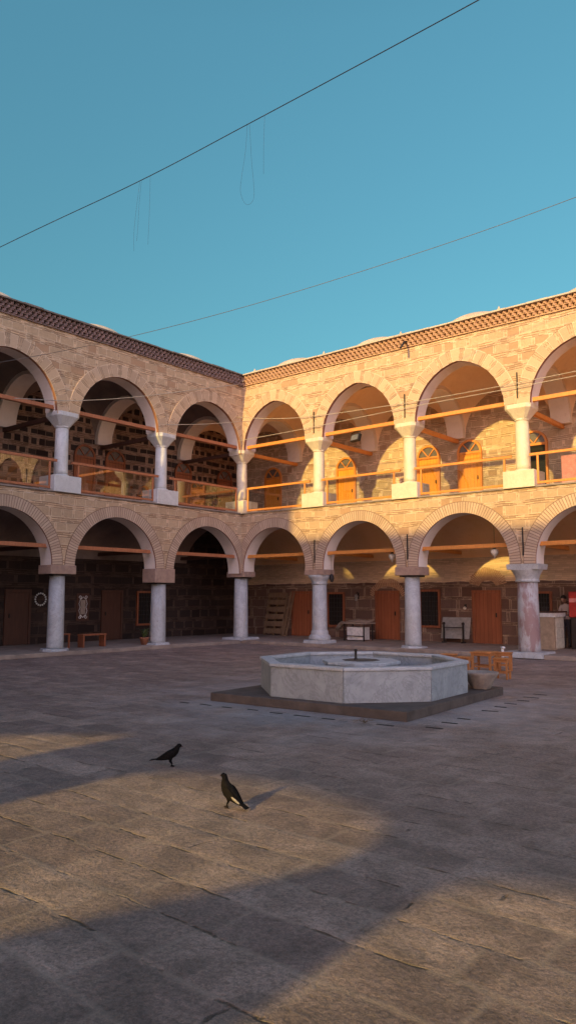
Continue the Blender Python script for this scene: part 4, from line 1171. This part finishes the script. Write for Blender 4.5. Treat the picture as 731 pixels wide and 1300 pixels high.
for P in (hang(178, 229, d1, [(178, 229), (175, 258), (172.5, 290), (173, 312)]), hang(180, 228, d1, [(180, 228), (178, 255), (177, 285), (176, 300)]), hang(191, 222, d1-.1, [(191, 222), (191, 262), (190, 304)]),
          hang(314, 158, d2, [(314, 158), (312, 190), (308, 220), (307, 238), (313, 251), (320, 248), (322, 236), (319, 200), (316.5, 158)]), hang(336, 147, d2-.15, [(336, 147), (335, 180), (335, 215)])):
    wire('dangling_wire', smooth(P, 6), 0.0013, M['cable'], None, None, w1)
c2 = [Vector((.02, -10.6, 7.95)), sight(0, 460, 20.3), sight(158, 429, 21.2), sight(330, 384, 21.2), sight(540, 318, 20.5), sight(731, 250, 19.8), sight(980, 150, 19.2)]
wire('overhead_cable', smooth(c2), .007, M['cable'], 'long shallow cable running from the shaded wing out over the right of the sky', 'cables over the courtyard')
fw_ = [[(.02, -.35, 8.35), (2.5, -.10, 7.98), (6.46, -.10, 7.78), (10.3, -.10, 7.74), (14.4, -.12, 7.80)], [(.02, -.25, 7.46), (3.2, -.1, 7.52), (6.9, -.1, 7.60), (10.6, -.1, 7.62), (14.4, -.12, 7.66)]]
for P, lb in zip(fw_, ('upper pale cable strung along the sunlit wing above its tie beams', 'lower pale cable strung along the sunlit wing just above its tie beams')):
    wire('facade_cable', smooth(P), .011, M['palecable'], lb, 'cables strung along the sunlit wing')
fl_ = [[(.1, -9.4, 7.2), (.1, -7.48, 7.52), (.1, -5.2, 8.1), (.1, -2.6, 8.9), (.1, -.33, 9.60)], [(.12, -3.9, 7.42), (.1, -3.47, 7.5), (.1, -2.0, 7.78), (.1, -.2, 8.2)]]
for P, lb in zip(fl_, ('long pale cable rising across the shaded wing to the corner', 'short pale cable crossing the arch of the shaded wing nearest the corner')):
    wire('facade_cable', smooth(P), .011, M['palecable'], lb, 'cables strung along the shaded wing')

# ------------------------------------------------------------------ light
EL = math.atan(.32); AZ = .05
sd = Vector((-AZ, 1., -.32)).normalized()
sl = bpy.data.lights.new('sun', 'SUN'); so = bpy.data.objects.new('sun', sl); COL.objects.link(so)
sl.energy = 2.9; sl.angle = R(.9); sl.color = (.97, .67, .185)
so.rotation_euler = sd.to_track_quat('-Z', 'Y').to_euler(); so.location = (14, -40, 22)
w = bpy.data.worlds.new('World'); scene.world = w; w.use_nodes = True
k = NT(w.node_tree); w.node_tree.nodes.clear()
sky = k.node('ShaderNodeTexSky', sky_type='NISHITA'); sky.sun_disc = False
sky.sun_elevation = EL; sky.sun_rotation = math.pi-AZ; sky.air_density = 1.0; sky.dust_density = .6; sky.ozone_density = 1.6
bg = k.node('ShaderNodeBackground'); wo = k.node('ShaderNodeOutputWorld')
dirv = k.node('ShaderNodeTexCoord').outputs['Generated']
dx_, dy_, dz_ = k.split(dirv)
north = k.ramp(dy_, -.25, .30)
# clear teal sky to the north, pinkish glow added in the east to light the shaded wing
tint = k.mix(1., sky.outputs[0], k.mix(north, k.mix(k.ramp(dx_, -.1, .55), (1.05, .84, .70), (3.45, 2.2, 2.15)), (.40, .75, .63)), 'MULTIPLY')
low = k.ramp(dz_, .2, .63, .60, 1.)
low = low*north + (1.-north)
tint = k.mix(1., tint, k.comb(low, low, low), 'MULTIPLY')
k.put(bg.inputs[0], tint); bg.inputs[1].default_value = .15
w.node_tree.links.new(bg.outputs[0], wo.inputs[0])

vs = scene.view_settings; vs.view_transform = 'Standard'; vs.look = 'None'; vs.exposure = 0.98; vs.gamma = 1; vs.use_curve_mapping = False
scene.render.engine = 'CYCLES'
cy = scene.cycles; cy.use_denoising = True; cy.max_bounces = 8; cy.diffuse_bounces = 7; cy.transparent_max_bounces = 12; cy.sample_clamp_indirect = 6
